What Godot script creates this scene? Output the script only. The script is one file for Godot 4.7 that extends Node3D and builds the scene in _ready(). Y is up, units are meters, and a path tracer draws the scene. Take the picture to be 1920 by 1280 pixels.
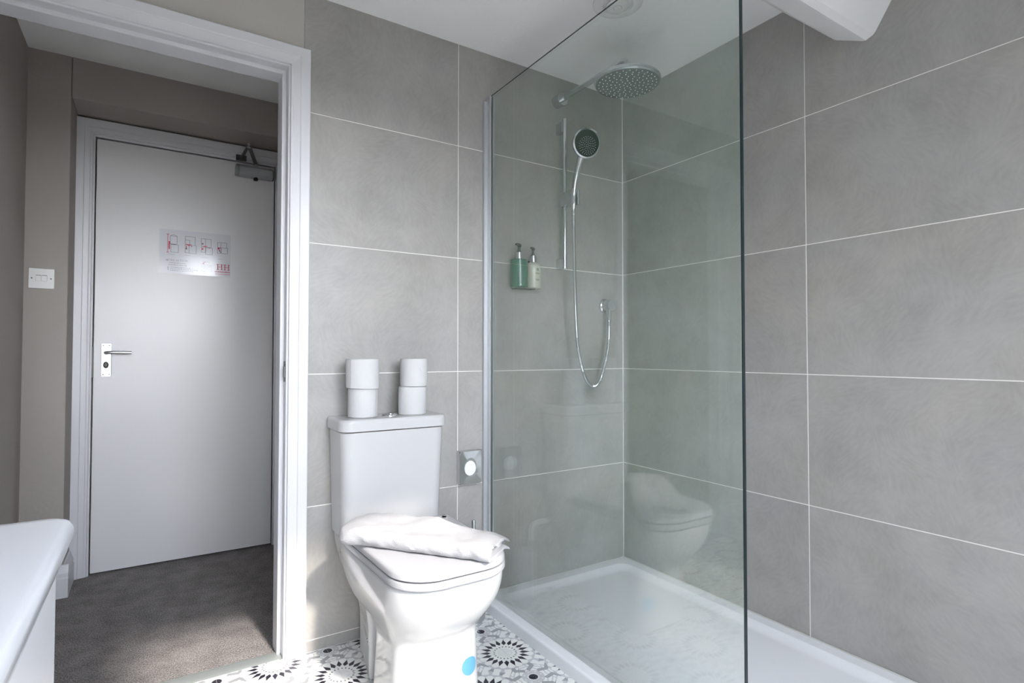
extends Node3D
# A tiled shower room with a close-coupled toilet, a walk-in shower and a carpeted hall beyond the doorway.
# Origin: foot of the corner behind the shower. x runs right, y up, z towards the camera.

const LID := 0.451          # top of the closed toilet lid
const TX := -1.21           # centre line of the toilet


# ---------------------------------------------------------------- mesh building
class Mb:
	var v := PackedVector3Array()
	var uv := PackedVector2Array()
	var xf := Transform3D.IDENTITY

	func tri(a: Vector3, b: Vector3, c: Vector3) -> void:
		if (b - a).cross(c - a).length_squared() < 1e-16:
			return
		v.append(xf * a); v.append(xf * b); v.append(xf * c)

	func quad(a: Vector3, b: Vector3, c: Vector3, d: Vector3) -> void:
		tri(a, b, c); tri(a, c, d)

	func cap(ring: PackedVector3Array, rev: bool) -> void:
		var c := Vector3.ZERO
		for p in ring: c += p
		c /= ring.size()
		for i in ring.size():
			var a := ring[i]
			var b := ring[(i + 1) % ring.size()]
			if rev: tri(c, b, a)
			else: tri(c, a, b)

	func loft(rings: Array, cap_a := true, cap_b := true, closed := false) -> void:
		var n: int = rings[0].size()
		var m := rings.size()
		for k in (m if closed else m - 1):
			var a: PackedVector3Array = rings[k]
			var b: PackedVector3Array = rings[(k + 1) % m]
			for i in n:
				var j := (i + 1) % n
				quad(a[i], a[j], b[j], b[i])
		if closed: return
		if cap_a: cap(rings[0], true)
		if cap_b: cap(rings[m - 1], false)

	# outline levels: each [y, inset]; outline is a list of xz points going round
	func levels(outline: PackedVector2Array, list: Array) -> void:
		var rings := []
		for l in list:
			var ring := PackedVector3Array()
			var o := Mb.inset(outline, l[1])
			for p in o: ring.append(Vector3(p.x, l[0], p.y))
			rings.append(ring)
		loft(rings)

	static func inset(o: PackedVector2Array, d: float) -> PackedVector2Array:
		if absf(d) < 1e-7: return o
		var out := PackedVector2Array()
		var n := o.size()
		var area := 0.0
		for i in n: area += o[i].cross(o[(i + 1) % n])
		var s := 1.0 if area > 0 else -1.0
		for i in n:
			var a := (o[i] - o[(i + n - 1) % n]).normalized()
			var b := (o[(i + 1) % n] - o[i]).normalized()
			var na := Vector2(-a.y, a.x) * s
			var nb := Vector2(-b.y, b.x) * s
			var m := (na + nb).normalized()
			out.append(o[i] + m * d / maxf(m.dot(na), 0.35))
		return out

	static func rounded(pts: Array, radii: Array, seg := 6) -> PackedVector2Array:
		var out := PackedVector2Array()
		var n := pts.size()
		for i in n:
			var p: Vector2 = pts[i]
			var a: Vector2 = (pts[(i + n - 1) % n] - p)
			var b: Vector2 = (pts[(i + 1) % n] - p)
			var r: float = radii[i % radii.size()]
			var half := absf(a.angle_to(b)) / 2.0
			var t := minf(r / tan(half), minf(a.length(), b.length()) * 0.499)
			r = t * tan(half)
			var an := a.normalized()
			var bn := b.normalized()
			var c := p + (an + bn).normalized() * (r / sin(half))
			var s0 := (p + an * t) - c
			var s1 := (p + bn * t) - c
			var turn := s0.angle_to(s1)
			for k in seg + 1:
				out.append(c + s0.rotated(turn * k / seg))
		return out

	static func rect(cx: float, cz: float, w: float, d: float, r: float, seg := 4) -> PackedVector2Array:
		return rounded([Vector2(cx - w / 2, cz - d / 2), Vector2(cx + w / 2, cz - d / 2), Vector2(cx + w / 2, cz + d / 2), Vector2(cx - w / 2, cz + d / 2)], [r], seg)

	# a box with softened edges, given by its two corners
	func box(a: Vector3, b: Vector3, r := 0.002, seg := 1) -> void:
		var s := (b - a).abs()
		var c := (a + b) / 2
		r = minf(r, minf(s.x, minf(s.y, s.z)) * 0.45)
		var o := Mb.rect(c.x, c.z, s.x, s.z, r, seg)
		var l := []
		for k in seg + 1:
			var t := PI / 2 * k / seg
			l.append([c.y - s.y / 2 + r * (1 - sin(t)), r * (1 - cos(t))])
		l.reverse()
		var list := []
		for k in seg + 1:
			var t := PI / 2 * k / seg
			list.append([c.y - s.y / 2 + r * (1 - sin(PI / 2 - (PI / 2 - t))), 0.0])
		list.clear()
		for k in seg + 1:
			var t := PI / 2 * k / seg
			list.append([c.y - s.y / 2 + r * (1 - cos(t)), r * (1 - sin(t))])
		for k in seg + 1:
			var t := PI / 2 * (1 - float(k) / seg)
			list.append([c.y + s.y / 2 - r * (1 - cos(t)), r * (1 - sin(t))])
		levels(o, list)

	# plain box, 12 triangles
	func hard(a: Vector3, b: Vector3) -> void:
		var p := PackedVector3Array([Vector3(a.x, a.y, a.z), Vector3(b.x, a.y, a.z), Vector3(b.x, a.y, b.z), Vector3(a.x, a.y, b.z)])
		var q := PackedVector3Array()
		for k in p: q.append(Vector3(k.x, b.y, k.z))
		for i in 4: quad(p[i], p[(i + 1) % 4], q[(i + 1) % 4], q[i])
		quad(p[3], p[2], p[1], p[0])
		quad(q[0], q[1], q[2], q[3])

	func tube(pts: Array, radius, sides := 12, caps := true) -> void:
		var rings := []
		var up := Vector3.UP
		var n := pts.size()
		var t0: Vector3 = (pts[1] - pts[0]).normalized()
		var side := t0.cross(up)
		if side.length() < 0.1: side = t0.cross(Vector3.RIGHT)
		side = side.normalized()
		for i in n:
			var t: Vector3 = (pts[mini(i + 1, n - 1)] - pts[maxi(i - 1, 0)]).normalized()
			side = (side - t * side.dot(t)).normalized()
			var other := t.cross(side)
			var r: float = radius[i] if radius is Array else radius
			var ring := PackedVector3Array()
			for k in sides:
				var a := TAU * k / sides
				ring.append(pts[i] + side * cos(a) * r + other * sin(a) * r)
			rings.append(ring)
		loft(rings, caps, caps)

	# profile of (radius, height), turned round y
	func lathe(profile: Array, seg := 24, closed := false, sx := 1.0, sz := 1.0) -> void:
		var rings := []
		for p in profile:
			var ring := PackedVector3Array()
			for k in seg:
				var a := TAU * k / seg
				ring.append(Vector3(cos(a) * p.x * sx, p.y, sin(a) * p.x * sz))
			rings.append(ring)
		loft(rings, true, true, closed)

	# polygon in xy pushed out along z
	func prism(poly: PackedVector2Array, z0: float, z1: float) -> void:
		var t := Geometry2D.triangulate_polygon(poly)
		var area := 0.0
		for i in poly.size(): area += poly[i].cross(poly[(i + 1) % poly.size()])
		for i in range(0, t.size(), 3):
			var a := poly[t[i]]
			var b := poly[t[i + 1]]
			var c := poly[t[i + 2]]
			var ccw := (b - a).cross(c - a) > 0
			if not ccw:
				var k := b
				b = c
				c = k
			tri(Vector3(a.x, a.y, z1), Vector3(b.x, b.y, z1), Vector3(c.x, c.y, z1))
			tri(Vector3(c.x, c.y, z0), Vector3(b.x, b.y, z0), Vector3(a.x, a.y, z0))
		for i in poly.size():
			var a := poly[i]
			var b := poly[(i + 1) % poly.size()]
			if area > 0: quad(Vector3(a.x, a.y, z0), Vector3(b.x, b.y, z0), Vector3(b.x, b.y, z1), Vector3(a.x, a.y, z1))
			else: quad(Vector3(b.x, b.y, z0), Vector3(a.x, a.y, z0), Vector3(a.x, a.y, z1), Vector3(b.x, b.y, z1))

	func mesh(crease := 38.0, normals := PackedVector3Array()) -> ArrayMesh:
		var vol := 0.0
		var n := v.size()
		for i in range(0, n, 3):
			vol += v[i].dot(v[i + 1].cross(v[i + 2]))
		if vol > 0:
			for i in range(0, n, 3):
				var k := v[i + 1]
				v[i + 1] = v[i + 2]
				v[i + 2] = k
				if normals.size():
					var q := normals[i + 1]
					normals[i + 1] = normals[i + 2]
					normals[i + 2] = q
				if uv.size():
					var w := uv[i + 1]
					uv[i + 1] = uv[i + 2]
					uv[i + 2] = w
		if normals.is_empty():
			var fn := PackedVector3Array()
			var fu := PackedVector3Array()
			var at := {}
			for i in range(0, n, 3):
				var f := (v[i + 2] - v[i]).cross(v[i + 1] - v[i])
				fn.append(f)
				fu.append(f.normalized())
				for k in 3:
					var key := Vector3i((v[i + k] * 40000.0).round())
					if at.has(key): at[key].append(i / 3)
					else: at[key] = [i / 3]
			normals.resize(n)
			var least := cos(deg_to_rad(crease))
			for i in n:
				var f := i / 3
				var sum := Vector3.ZERO
				for g in at[Vector3i((v[i] * 40000.0).round())]:
					if fu[g].dot(fu[f]) >= least: sum += fn[g]
				normals[i] = sum.normalized() if sum.length_squared() > 1e-20 else fu[f]
		var arr := []
		arr.resize(Mesh.ARRAY_MAX)
		arr[Mesh.ARRAY_VERTEX] = v
		arr[Mesh.ARRAY_NORMAL] = normals
		if uv.size(): arr[Mesh.ARRAY_TEX_UV] = uv
		var m := ArrayMesh.new()
		m.add_surface_from_arrays(Mesh.PRIMITIVE_TRIANGLES, arr)
		return m


# ---------------------------------------------------------------- naming
var used := {}
var M := {}
var rng := RandomNumberGenerator.new()


func numbered(called: String) -> String:
	used[called] = used.get(called, 0) + 1
	return called if used[called] == 1 else "%s_%03d" % [called, used[called] - 1]


func thing(called: String, label: String, category: String, at := Vector3.ZERO, group := "") -> Node3D:
	var o := Node3D.new()
	o.name = numbered(called)
	add_child(o)
	o.position = at
	o.set_meta("label", label)
	o.set_meta("category", category)
	if group: o.set_meta("group", group)
	return o


func struct(called: String, label: String, category: String) -> Node3D:
	var o := thing(called, label, category)
	o.set_meta("kind", "structure")
	return o


func part(called: String, mesh: Mesh, mat: Material, parent: Node3D, label := "") -> MeshInstance3D:
	var o := MeshInstance3D.new()
	o.name = called
	o.mesh = mesh
	o.material_override = mat
	parent.add_child(o, true)
	if label: o.set_meta("label", label)
	return o


func mat(c: Color, rough := 0.5, metal := 0.0, spec := 0.5) -> StandardMaterial3D:
	var m := StandardMaterial3D.new()
	m.albedo_color = c
	m.roughness = rough
	m.metallic = metal
	m.metallic_specular = spec
	return m


func c8(r: int, g: int, b: int) -> Color:
	return Color(r / 255.0, g / 255.0, b / 255.0)


func noise(freq: float, oct := 4, sd := 1) -> FastNoiseLite:
	var f := FastNoiseLite.new()
	f.noise_type = FastNoiseLite.TYPE_SIMPLEX_SMOOTH
	f.frequency = freq
	f.fractal_octaves = oct
	f.seed = sd
	return f


func noise_tex(freq: float, size: int, oct := 4, sd := 1) -> NoiseTexture2D:
	var t := NoiseTexture2D.new()
	t.width = size
	t.height = size
	t.seamless = true
	t.noise = noise(freq, oct, sd)
	return t


func table(t: float, xs: Array, ys: Array) -> float:
	if t <= xs[0]: return ys[0]
	for i in range(1, xs.size()):
		if t <= xs[i]:
			var k: float = (t - xs[i - 1]) / (xs[i] - xs[i - 1])
			k = k * k * (3 - 2 * k) * 0.5 + k * 0.5
			return lerpf(ys[i - 1], ys[i], k)
	return ys[-1]


func curve(pts: Array, step: float) -> Array:
	var c := Curve3D.new()
	c.bake_interval = step
	var n := pts.size()
	for i in n:
		var t: Vector3 = (pts[mini(i + 1, n - 1)] - pts[maxi(i - 1, 0)]) / 6.0
		c.add_point(pts[i], -t, t)
	return Array(c.get_baked_points())


# ---------------------------------------------------------------- the scene
func _ready() -> void:
	rng.seed = 7
	# camera
	var cam := Camera3D.new()
	cam.name = "camera"
	cam.fov = 62.992
	cam.position = Vector3(-1.9034, 1.0102, 1.9737)
	cam.rotation = Vector3(deg_to_rad(1.264), deg_to_rad(-32.688), deg_to_rad(0.05))
	cam.near = 0.02
	add_child(cam)
	# sky, sun and exposure
	var sky := ProceduralSkyMaterial.new()
	sky.sky_top_color = Color(0.88, 0.91, 0.96)
	sky.sky_horizon_color = Color(1.09, 1.10, 1.12)
	sky.ground_bottom_color = Color(0.36, 0.36, 0.35)
	sky.ground_horizon_color = Color(0.45, 0.45, 0.45)
	var env := Environment.new()
	env.background_mode = Environment.BG_SKY
	env.sky = Sky.new()
	env.sky.sky_material = sky
	env.background_energy_multiplier = 16.5
	env.tonemap_mode = Environment.TONE_MAPPER_LINEAR
	env.tonemap_exposure = 1.16
	env.sdfgi_enabled = true
	env.ssao_enabled = true
	env.ssil_enabled = true
	var we := WorldEnvironment.new()
	we.name = "world_environment"
	we.environment = env
	add_child(we)
	var sun := DirectionalLight3D.new()
	sun.name = "sun"
	sun.light_color = Color(1.0, 0.965, 0.93)
	sun.light_energy = 1.95
	sun.light_angular_distance = 4.0
	sun.shadow_enabled = true
	sun.sky_mode = DirectionalLight3D.SKY_MODE_LIGHT_ONLY
	add_child(sun)
	sun.look_at_from_position(Vector3(0.12, 0.85, 1.0), Vector3.ZERO)
	make_materials()
	build_room()
	build_hall()
	build_floor()
	build_doorway()
	build_hall_door()
	build_toilet()
	build_towel()
	build_rolls()
	build_shower_tray()
	build_screen()
	build_shower()
	build_bottles()
	build_small_things()
	build_vanity()


func make_materials() -> void:
	M.white = mat(c8(194, 194, 194), 0.07)
	M.basin = mat(c8(190, 191, 194), 0.12)
	M.white.clearcoat_enabled = false
	M.acrylic = mat(c8(230, 231, 234), 0.16)
	M.seat = mat(c8(176, 176, 179), 0.12)
	M.gloss = mat(c8(213, 213, 217), 0.36)
	M.gloss_door = mat(c8(228, 227, 228), 0.3)
	M.gloss_door.heightmap_enabled = true
	M.gloss_door.heightmap_texture = noise_tex(0.02, 256, 3, 5)
	M.gloss_door.heightmap_scale = 0.02
	M.gloss_door.uv1_triplanar = true
	M.gloss_door.uv1_world_triplanar = true
	M.gloss_door.uv1_scale = Vector3(2, 2, 2)
	M.ceiling = mat(c8(245, 245, 244), 0.9)
	M.paint = mat(c8(184, 180, 174), 0.75)
	M.paint_hall = mat(c8(162, 156, 150), 0.75)
	for k in ["ceiling", "paint", "paint_hall"]:
		M[k].heightmap_enabled = true
		M[k].heightmap_texture = noise_tex(0.05, 256, 4, 9)
		M[k].heightmap_scale = 0.05
		M[k].uv1_triplanar = true
		M[k].uv1_world_triplanar = true
		M[k].uv1_scale = Vector3(3, 3, 3)
	M.grout = mat(c8(236, 235, 231), 0.9)
	M.sealant = mat(c8(196, 196, 192), 0.5)
	M.chrome = mat(c8(214, 217, 220), 0.09, 1.0)
	M.satin = mat(c8(190, 191, 194), 0.3, 1.0)
	M.alu = mat(c8(196, 199, 202), 0.38, 0.55)
	M.silver = mat(c8(176, 180, 182), 0.4, 0.4)
	M.dark_metal = mat(c8(92, 92, 90), 0.45, 0.8)
	M.black = mat(c8(22, 23, 24), 0.35)
	M.matt_black = mat(c8(12, 13, 14), 0.5, 0.0, 0.15)
	M.plastic = mat(c8(230, 230, 228), 0.3)
	M.strip = mat(c8(146, 152, 150), 0.45, 0.3)
	M.face = mat(c8(118, 124, 124), 0.22, 0.6)
	M.nozzle = mat(c8(232, 236, 234), 0.5)
	M.edge = mat(c8(16, 34, 38), 0.12)
	M.glass = mat(Color(0.50, 0.76, 0.65, 0.05), 0.0)
	M.glass.transparency = BaseMaterial3D.TRANSPARENCY_ALPHA
	M.clear = mat(Color(0.9, 0.95, 0.95, 0.02), 0.0)
	M.clear.transparency = BaseMaterial3D.TRANSPARENCY_ALPHA
	M.green = mat(c8(6, 104, 78), 0.12)
	M.green.clearcoat_enabled = true
	M.cream = mat(c8(196, 200, 184), 0.3)
	M.print = mat(c8(120, 110, 88), 0.6)
	M.blue = mat(c8(92, 150, 184), 0.35)
	M.card = mat(c8(170, 150, 125), 0.9)
	M.paper = mat(c8(200, 200, 200), 0.95)
	M.paper.heightmap_enabled = true
	M.paper.heightmap_texture = noise_tex(0.12, 256, 3, 21)
	M.paper.heightmap_scale = 0.05
	M.paper.uv1_triplanar = true
	M.paper.uv1_scale = Vector3(12, 12, 12)
	M.towel = mat(c8(172, 172, 175), 1.0)
	M.towel.rim_enabled = true
	M.towel.rim = 0.3
	M.towel.heightmap_enabled = true
	M.towel.heightmap_texture = noise_tex(0.16, 256, 3, 33)
	M.towel.heightmap_scale = 0.14
	M.towel.uv1_triplanar = true
	M.towel.uv1_scale = Vector3(9, 9, 9)
	M.carpet = mat(Color.WHITE, 1.0, 0.0, 0.1)
	M.carpet.albedo_texture = carpet_texture()
	M.carpet.heightmap_enabled = true
	M.carpet.heightmap_texture = noise_tex(0.25, 512, 2, 44)
	M.carpet.heightmap_scale = 0.5
	M.carpet.uv1_triplanar = true
	M.carpet.uv1_world_triplanar = true
	M.carpet.uv1_scale = Vector3(1.3, 1.3, 1.3)
	M.tile = mat(Color.WHITE, 0.42)
	M.tile.albedo_texture = stone_texture()
	M.floor_tile = mat(Color.WHITE, 0.3)
	M.floor_tile.albedo_texture = pattern_texture()


func stone_texture() -> ImageTexture:
	var w := 1024
	var h := 512
	var im := Image.create(w, h, false, Image.FORMAT_RGB8)
	var low := noise(1.6, 4, 3)
	var flow := noise(2.6, 2, 11)
	var grain := noise(1.0, 3, 17)
	var warm := noise(2.2, 3, 29)
	var dirs := [0.5, 1.35, 2.3, 2.9]
	for y in h:
		for x in w:
			var p := Vector2(x, y) / 568.9      # metres: the sheet is 1.8 x 0.9
			var st := 0.0
			var pick := flow.get_noise_2d(p.x, p.y) * 2.6 + 1.5
			for k in 4:
				var wt := 1.0 - absf(pick - k)
				if wt > 0.0:
					var q := p.rotated(dirs[k])
					st += grain.get_noise_2d(q.x * 22.0 + k * 50.0, q.y * 75.0) * wt
			var k2 := 0.345 + low.get_noise_2d(p.x * 1.3, p.y * 1.3) * 0.05 + st * 0.028
			k2 += grain.get_noise_2d(p.x * 7.0 + 40.0, p.y * 7.0) * 0.026
			var wm := warm.get_noise_2d(p.x, p.y) * 0.018 + 0.034
			im.set_pixel(x, y, Color(k2 * (1.0 + wm), k2, k2 * (1.0 - wm * 1.5)).linear_to_srgb())
	return ImageTexture.create_from_image(im)


func carpet_texture() -> ImageTexture:
	var w := 512
	var im := Image.create(w, w, false, Image.FORMAT_RGB8)
	var low := noise(0.012, 3, 3)
	var fine := noise(0.22, 2, 12)
	for y in w:
		for x in w:
			var k := 0.245 + low.get_noise_2d(x, y) * 0.06 + fine.get_noise_2d(x * 1.3, y * 0.8) * 0.17
			im.set_pixel(x, y, Color(k * 1.05, k * 0.98, k * 0.95).linear_to_srgb())
	return ImageTexture.create_from_image(im)


# One patterned tile: quarter rosettes at two opposite corners, quarter stars at the others.
func pattern_at(p: Vector2) -> Color:
	var white := Color(0.78, 0.785, 0.76)
	var pale := Color(0.54, 0.545, 0.555)
	var grey := Color(0.33, 0.335, 0.35)
	var ink := Color(0.022, 0.018, 0.034)
	for c in [Vector2(0, 0), Vector2(1, 1)]:
		var d: Vector2 = p - c
		var r := d.length()
		if r < 0.585:
			var n := 20.0
			var a: float = fposmod(d.angle() / TAU * n, 1.0) - 0.5      # -0.5..0.5 inside one diamond
			var wide: float = absf(a) * TAU / n * r
			if r < 0.135: return white.lerp(pale, 0.35 if fmod(r * 60.0 + a, 2.0) < 0.5 else 0.1)
			if r < 0.143: return pale if absf(a) < 0.3 else white
			var b: float = absf(fposmod(d.angle() / TAU * n + 0.5, 1.0) - 0.5)
			if r > 0.205 and r < 0.24 and b * TAU / n * r < 0.011: return ink
			var tip := 0.0
			if r > 0.29 and r < 0.365: tip = (r - 0.29) / 0.075 * 0.050
			elif r >= 0.365 and r < 0.505: tip = (0.505 - r) / 0.14 * 0.050
			if wide < tip: return ink
			# petals between the diamonds, round-ended, on a pale ground
			var pw: float = (0.5 - absf(a)) * TAU / n * r
			var end: float = 0.57 - maxf(pw - 0.03, 0.0) * 0.9
			if r < 0.39: return white
			if r < end and (wide > 0.007 or r < 0.42): return white
			return pale
	for c in ([Vector2(1, 0)] if p.x > p.y else [Vector2(0, 1)]):
		var d: Vector2 = p - c
		var r := d.length()
		var n := 8.0
		var a: float = fposmod(d.angle() / TAU * n, 1.0) - 0.5
		var wide: float = absf(a) * TAU / n * r
		var b: float = absf(fposmod(d.angle() / TAU * n + 0.5, 1.0) - 0.5)
		var star: float = 0.094 - absf(absf(a) - 0.25) * 0.05
		if r < star: return ink
		if r < star + 0.022: return white
		if r < 0.20 - wide * 0.3:
			return white if (b * TAU / n * r < (r - 0.145) * 0.55 and r > 0.145) else pale
		for k in 8:
			var dir := Vector2.from_angle(TAU * (k + 0.5) / 8.0)
			var q: Vector2 = (d - dir * 0.315).rotated(-dir.angle() - 0.62)
			if absf(q.x) < 0.11 and absf(q.y) < 0.043: return grey
			q = (d - dir * 0.46).rotated(-dir.angle() + 0.55)
			if absf(q.x) < 0.09 and absf(q.y) < 0.038: return grey
			q = (d - dir * 0.33).rotated(-dir.angle() + 0.9)
			if absf(q.x) < 0.16 and absf(q.y) < 0.011: return pale
		if absf(r - 0.36) < 0.012 or absf(r - 0.20) < 0.016: return pale
		if r < 0.42: return white
		# facets that fill the ground between rosettes and stars
		var near: Vector2 = p if p.length() < (p - Vector2(1, 1)).length() else p - Vector2(1, 1)
		var rb := near.length()
		if rb < 0.605: return pale
		var turn: float = near.angle() / TAU * 20.0
		var a2: float = fposmod(turn, 1.0) - 0.5
		if absf(a2) < 0.34 - maxf(rb - 0.66, 0.0) * 1.6: return white
		return grey if posmod(int(floor(turn + 0.5)), 2) == 0 and rb > 0.625 else pale
	return pale


func pattern_texture() -> ImageTexture:
	var w := 320
	var im := Image.create(w, w, false, Image.FORMAT_RGB8)
	for y in w:
		for x in w:
			var sum := Color(0, 0, 0)
			for k in 4:
				sum += pattern_at(Vector2(x + 0.25 + 0.5 * (k % 2), y + 0.25 + 0.5 * (k / 2)) / w)
			im.set_pixel(x, y, (sum / 4.0).linear_to_srgb())
	return ImageTexture.create_from_image(im)


# A wall tile lying in the plane of two axes; o is its lower corner, u and v its edges, n the way it faces.
func wall_tile(o: Vector3, u: Vector3, v: Vector3, n: Vector3, parent: Node3D) -> void:
	var g := 0.0015
	var uu := u.normalized()
	var vv := v.normalized()
	o += uu * g + vv * g
	var lu := u.length() - 2 * g
	var lv := v.length() - 2 * g
	var m := Mb.new()
	var rings := []
	for l in [[-0.006, 0.0], [-0.0008, 0.0], [0.0, 0.0008]]:
		var ring := PackedVector3Array()
		for s in [Vector2(0, 0), Vector2(1, 0), Vector2(1, 1), Vector2(0, 1)]:
			var a: float = s.x * lu + (l[1] if s.x == 0 else -l[1])
			var b: float = s.y * lv + (l[1] if s.y == 0 else -l[1])
			ring.append(o + uu * a + vv * b + n * l[0])
		rings.append(ring)
	m.loft(rings, true, true)
	var ou := rng.randf() * 0.48
	var ov := rng.randf() * 0.48
	var fx := rng.randf() < 0.5
	for p in m.v:
		var a := (p - o).dot(uu) / 1.8
		var b := (p - o).dot(vv) / 0.9
		m.uv.append(Vector2(ou + (0.5 - a if fx else a), ov + 0.5 - b))
	part("tile", m.mesh(10.0), M.tile, parent)


func build_room() -> void:
	var rows := [0.0, 0.04, 0.49, 0.94, 1.39, 1.84, 2.25]
	# back wall, with the doorway cut out of it
	var w := struct("wall_back", "grey tiled wall behind toilet and shower, painted beige above the doorway", "wall")
	var m := Mb.new()
	m.hard(Vector3(-1.484, -0.05, -0.10), Vector3(0.12, 2.4, -0.009))
	m.hard(Vector3(-1.515, -0.05, -0.10), Vector3(-1.484, 2.4, -0.0025))
	m.hard(Vector3(-2.33, 1.995, -0.10), Vector3(-1.515, 2.4, -0.0025))
	m.hard(Vector3(-2.60, -0.05, -0.10), Vector3(-2.33, 2.4, -0.0025))
	part("plaster", m.mesh(), M.paint, w)
	m = Mb.new()
	m.hard(Vector3(-1.483, 0, -0.0095), Vector3(0.0, 2.26, -0.0012))
	part("grout", m.mesh(), M.grout, w)
	for i in 6:
		var y0: float = rows[i]
		var h: float = rows[i + 1] - y0 + (0.0016 if i == 5 else 0.0)
		wall_tile(Vector3(-1.484, y0, 0), Vector3(0.5924, 0, 0), Vector3(0, h, 0), Vector3(0, 0, 1), w)
		wall_tile(Vector3(-0.8916, y0, 0), Vector3(0.8902, 0, 0), Vector3(0, h, 0), Vector3(0, 0, 1), w)
	# right wall
	w = struct("wall_right", "large grey stone-effect tiled wall along the shower tray", "wall")
	m = Mb.new()
	m.hard(Vector3(0.009, -0.05, -0.10), Vector3(0.12, 2.75, 3.3))
	part("plaster", m.mesh(), M.paint, w)
	m = Mb.new()
	m.hard(Vector3(0.0012, 0, 0), Vector3(0.0095, 2.7, 3.2))
	part("grout", m.mesh(), M.grout, w)
	rows = [0.0, 0.04, 0.49, 0.94, 1.39, 1.84, 2.29, 2.70]
	var cols := [0.0012, 0.9014, 1.8014, 2.7014, 3.2]
	for i in 7:
		for k in 4:
			wall_tile(Vector3(0, rows[i], cols[k]), Vector3(0, 0, cols[k + 1] - cols[k]), Vector3(0, rows[i + 1] - rows[i], 0), Vector3(-1, 0, 0), w)
	m = Mb.new()
	m.hard(Vector3(-0.0022, 0.075, -0.001), Vector3(0.001, 2.25, 0.0022))
	part("corner_grout", m.mesh(), M.grout, w)
	# walls out of the picture
	w = struct("wall_left", "beige painted wall beside the vanity unit", "wall")
	m = Mb.new()
	m.hard(Vector3(-2.60, -0.05, -0.0025), Vector3(-2.46, 2.75, 3.3))
	part("plaster", m.mesh(), M.paint, w)
	w = struct("wall_front", "beige painted wall below the sloping ceiling, with a dormer window", "wall")
	m = Mb.new()
	m.hard(Vector3(DX, -0.05, 3.2), Vector3(0.009, 1.15, 3.35))
	m.hard(Vector3(-2.46, -0.05, DZ), Vector3(DX, DY0, DZ + 0.14))
	m.hard(Vector3(-2.46, DY1, DZ), Vector3(DX, 2.42, DZ + 0.14))
	m.hard(Vector3(-2.46, DY0, DZ), Vector3(DX0, DY1, DZ + 0.14))
	m.hard(Vector3(DX1, DY0, DZ), Vector3(DX, DY1, DZ + 0.14))
	part("plaster", m.mesh(), M.paint, w)
	w = struct("window_2", "dormer window opposite the doorway", "window")
	m = Mb.new()
	m.hard(Vector3(DX0, DY0, DZ + 0.06), Vector3(DX0 + 0.035, DY1, DZ + 0.10))
	m.hard(Vector3(DX1 - 0.035, DY0, DZ + 0.06), Vector3(DX1, DY1, DZ + 0.10))
	m.hard(Vector3(DX0 + 0.035, DY0, DZ + 0.06), Vector3(DX1 - 0.035, DY0 + 0.035, DZ + 0.10))
	m.hard(Vector3(DX0 + 0.035, DY1 - 0.035, DZ + 0.06), Vector3(DX1 - 0.035, DY1, DZ + 0.10))
	part("window_frame", m.mesh(), M.gloss, w)
	# ceilings
	w = struct("ceiling", "flat white painted ceiling above toilet and shower", "ceiling")
	m = Mb.new()
	m.hard(Vector3(-2.46, 2.25, -0.0025), Vector3(0.009, 2.42, 0.9))
	m.hard(Vector3(-2.46, 2.42, 0.9), Vector3(DX, 2.56, DZ + 0.14))
	part("plaster", m.mesh(), M.ceiling, w)
	w = struct("trim_1", "boxed white painted roof beam below the ceiling", "beam")
	m = Mb.new()
	m.xf = Transform3D(Basis(Vector3(0, 0, 1), Vector3(0, 1, 0), Vector3(-1, 0, 0)), Vector3.ZERO)   # poly x -> z, depth -> -x
	m.prism(PackedVector2Array([Vector2(0.824, 2.26), Vector2(0.824, 2.25), Vector2(1.003, 2.064), Vector2(1.012, 2.057), Vector2(1.092, 2.016), Vector2(1.103, 2.013), Vector2(1.124, 2.021), Vector2(1.131, 2.028), Vector2(1.178, 2.104), Vector2(1.41, 2.49), Vector2(0.9, 2.49)]), -0.002, 2.47)
	part("beam_casing", m.mesh(20.0), M.ceiling, w)
	w = struct("ceiling_sloped", "white sloping attic ceiling with a roof window", "ceiling")
	# slope: y = 3.62 - 0.85 z
	var sx := [DX, WX0, WX1, 0.009]
	m = Mb.new()
	var sl := func(a: float, b: float, z0: float, z1: float) -> void:
		var ring0 := PackedVector3Array()
		var ring1 := PackedVector3Array()
		for q in [[z0, 0.0], [z1, 0.0], [z1, 1.0], [z0, 1.0]]:
			var y: float = 3.62 - 0.85 * q[0]
			var off: Vector3 = Vector3(0, 0.762, 0.648) * 0.14 * q[1]
			ring0.append(Vector3(a, y, q[0]) + off)
			ring1.append(Vector3(b, y, q[0]) + off)
		m.loft([ring0, ring1])
	sl.call(sx[0], sx[3], 1.30, WZ0)
	sl.call(sx[0], sx[3], WZ1, 3.3)
	sl.call(sx[0], sx[1], WZ0, WZ1)
	sl.call(sx[2], sx[3], WZ0, WZ1)
	part("plaster", m.mesh(10.0), M.ceiling, w)
	m = Mb.new()
	m.xf = Transform3D(Basis(Vector3(0, 0, 1), Vector3(0, 1, 0), Vector3(-1, 0, 0)), Vector3.ZERO)
	m.prism(PackedVector2Array([Vector2(1.30, 2.515), Vector2(DZ + 0.14, 1.275), Vector2(DZ + 0.14, 2.56), Vector2(1.30, 2.56)]), -DX - 0.05, -DX)
	part("cheek", m.mesh(10.0), M.ceiling, w)
	w = struct("window_1", "roof window in the sloping ceiling", "window")
	m = Mb.new()
	var off := Vector3(0, 0.762, 0.648) * 0.10
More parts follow.
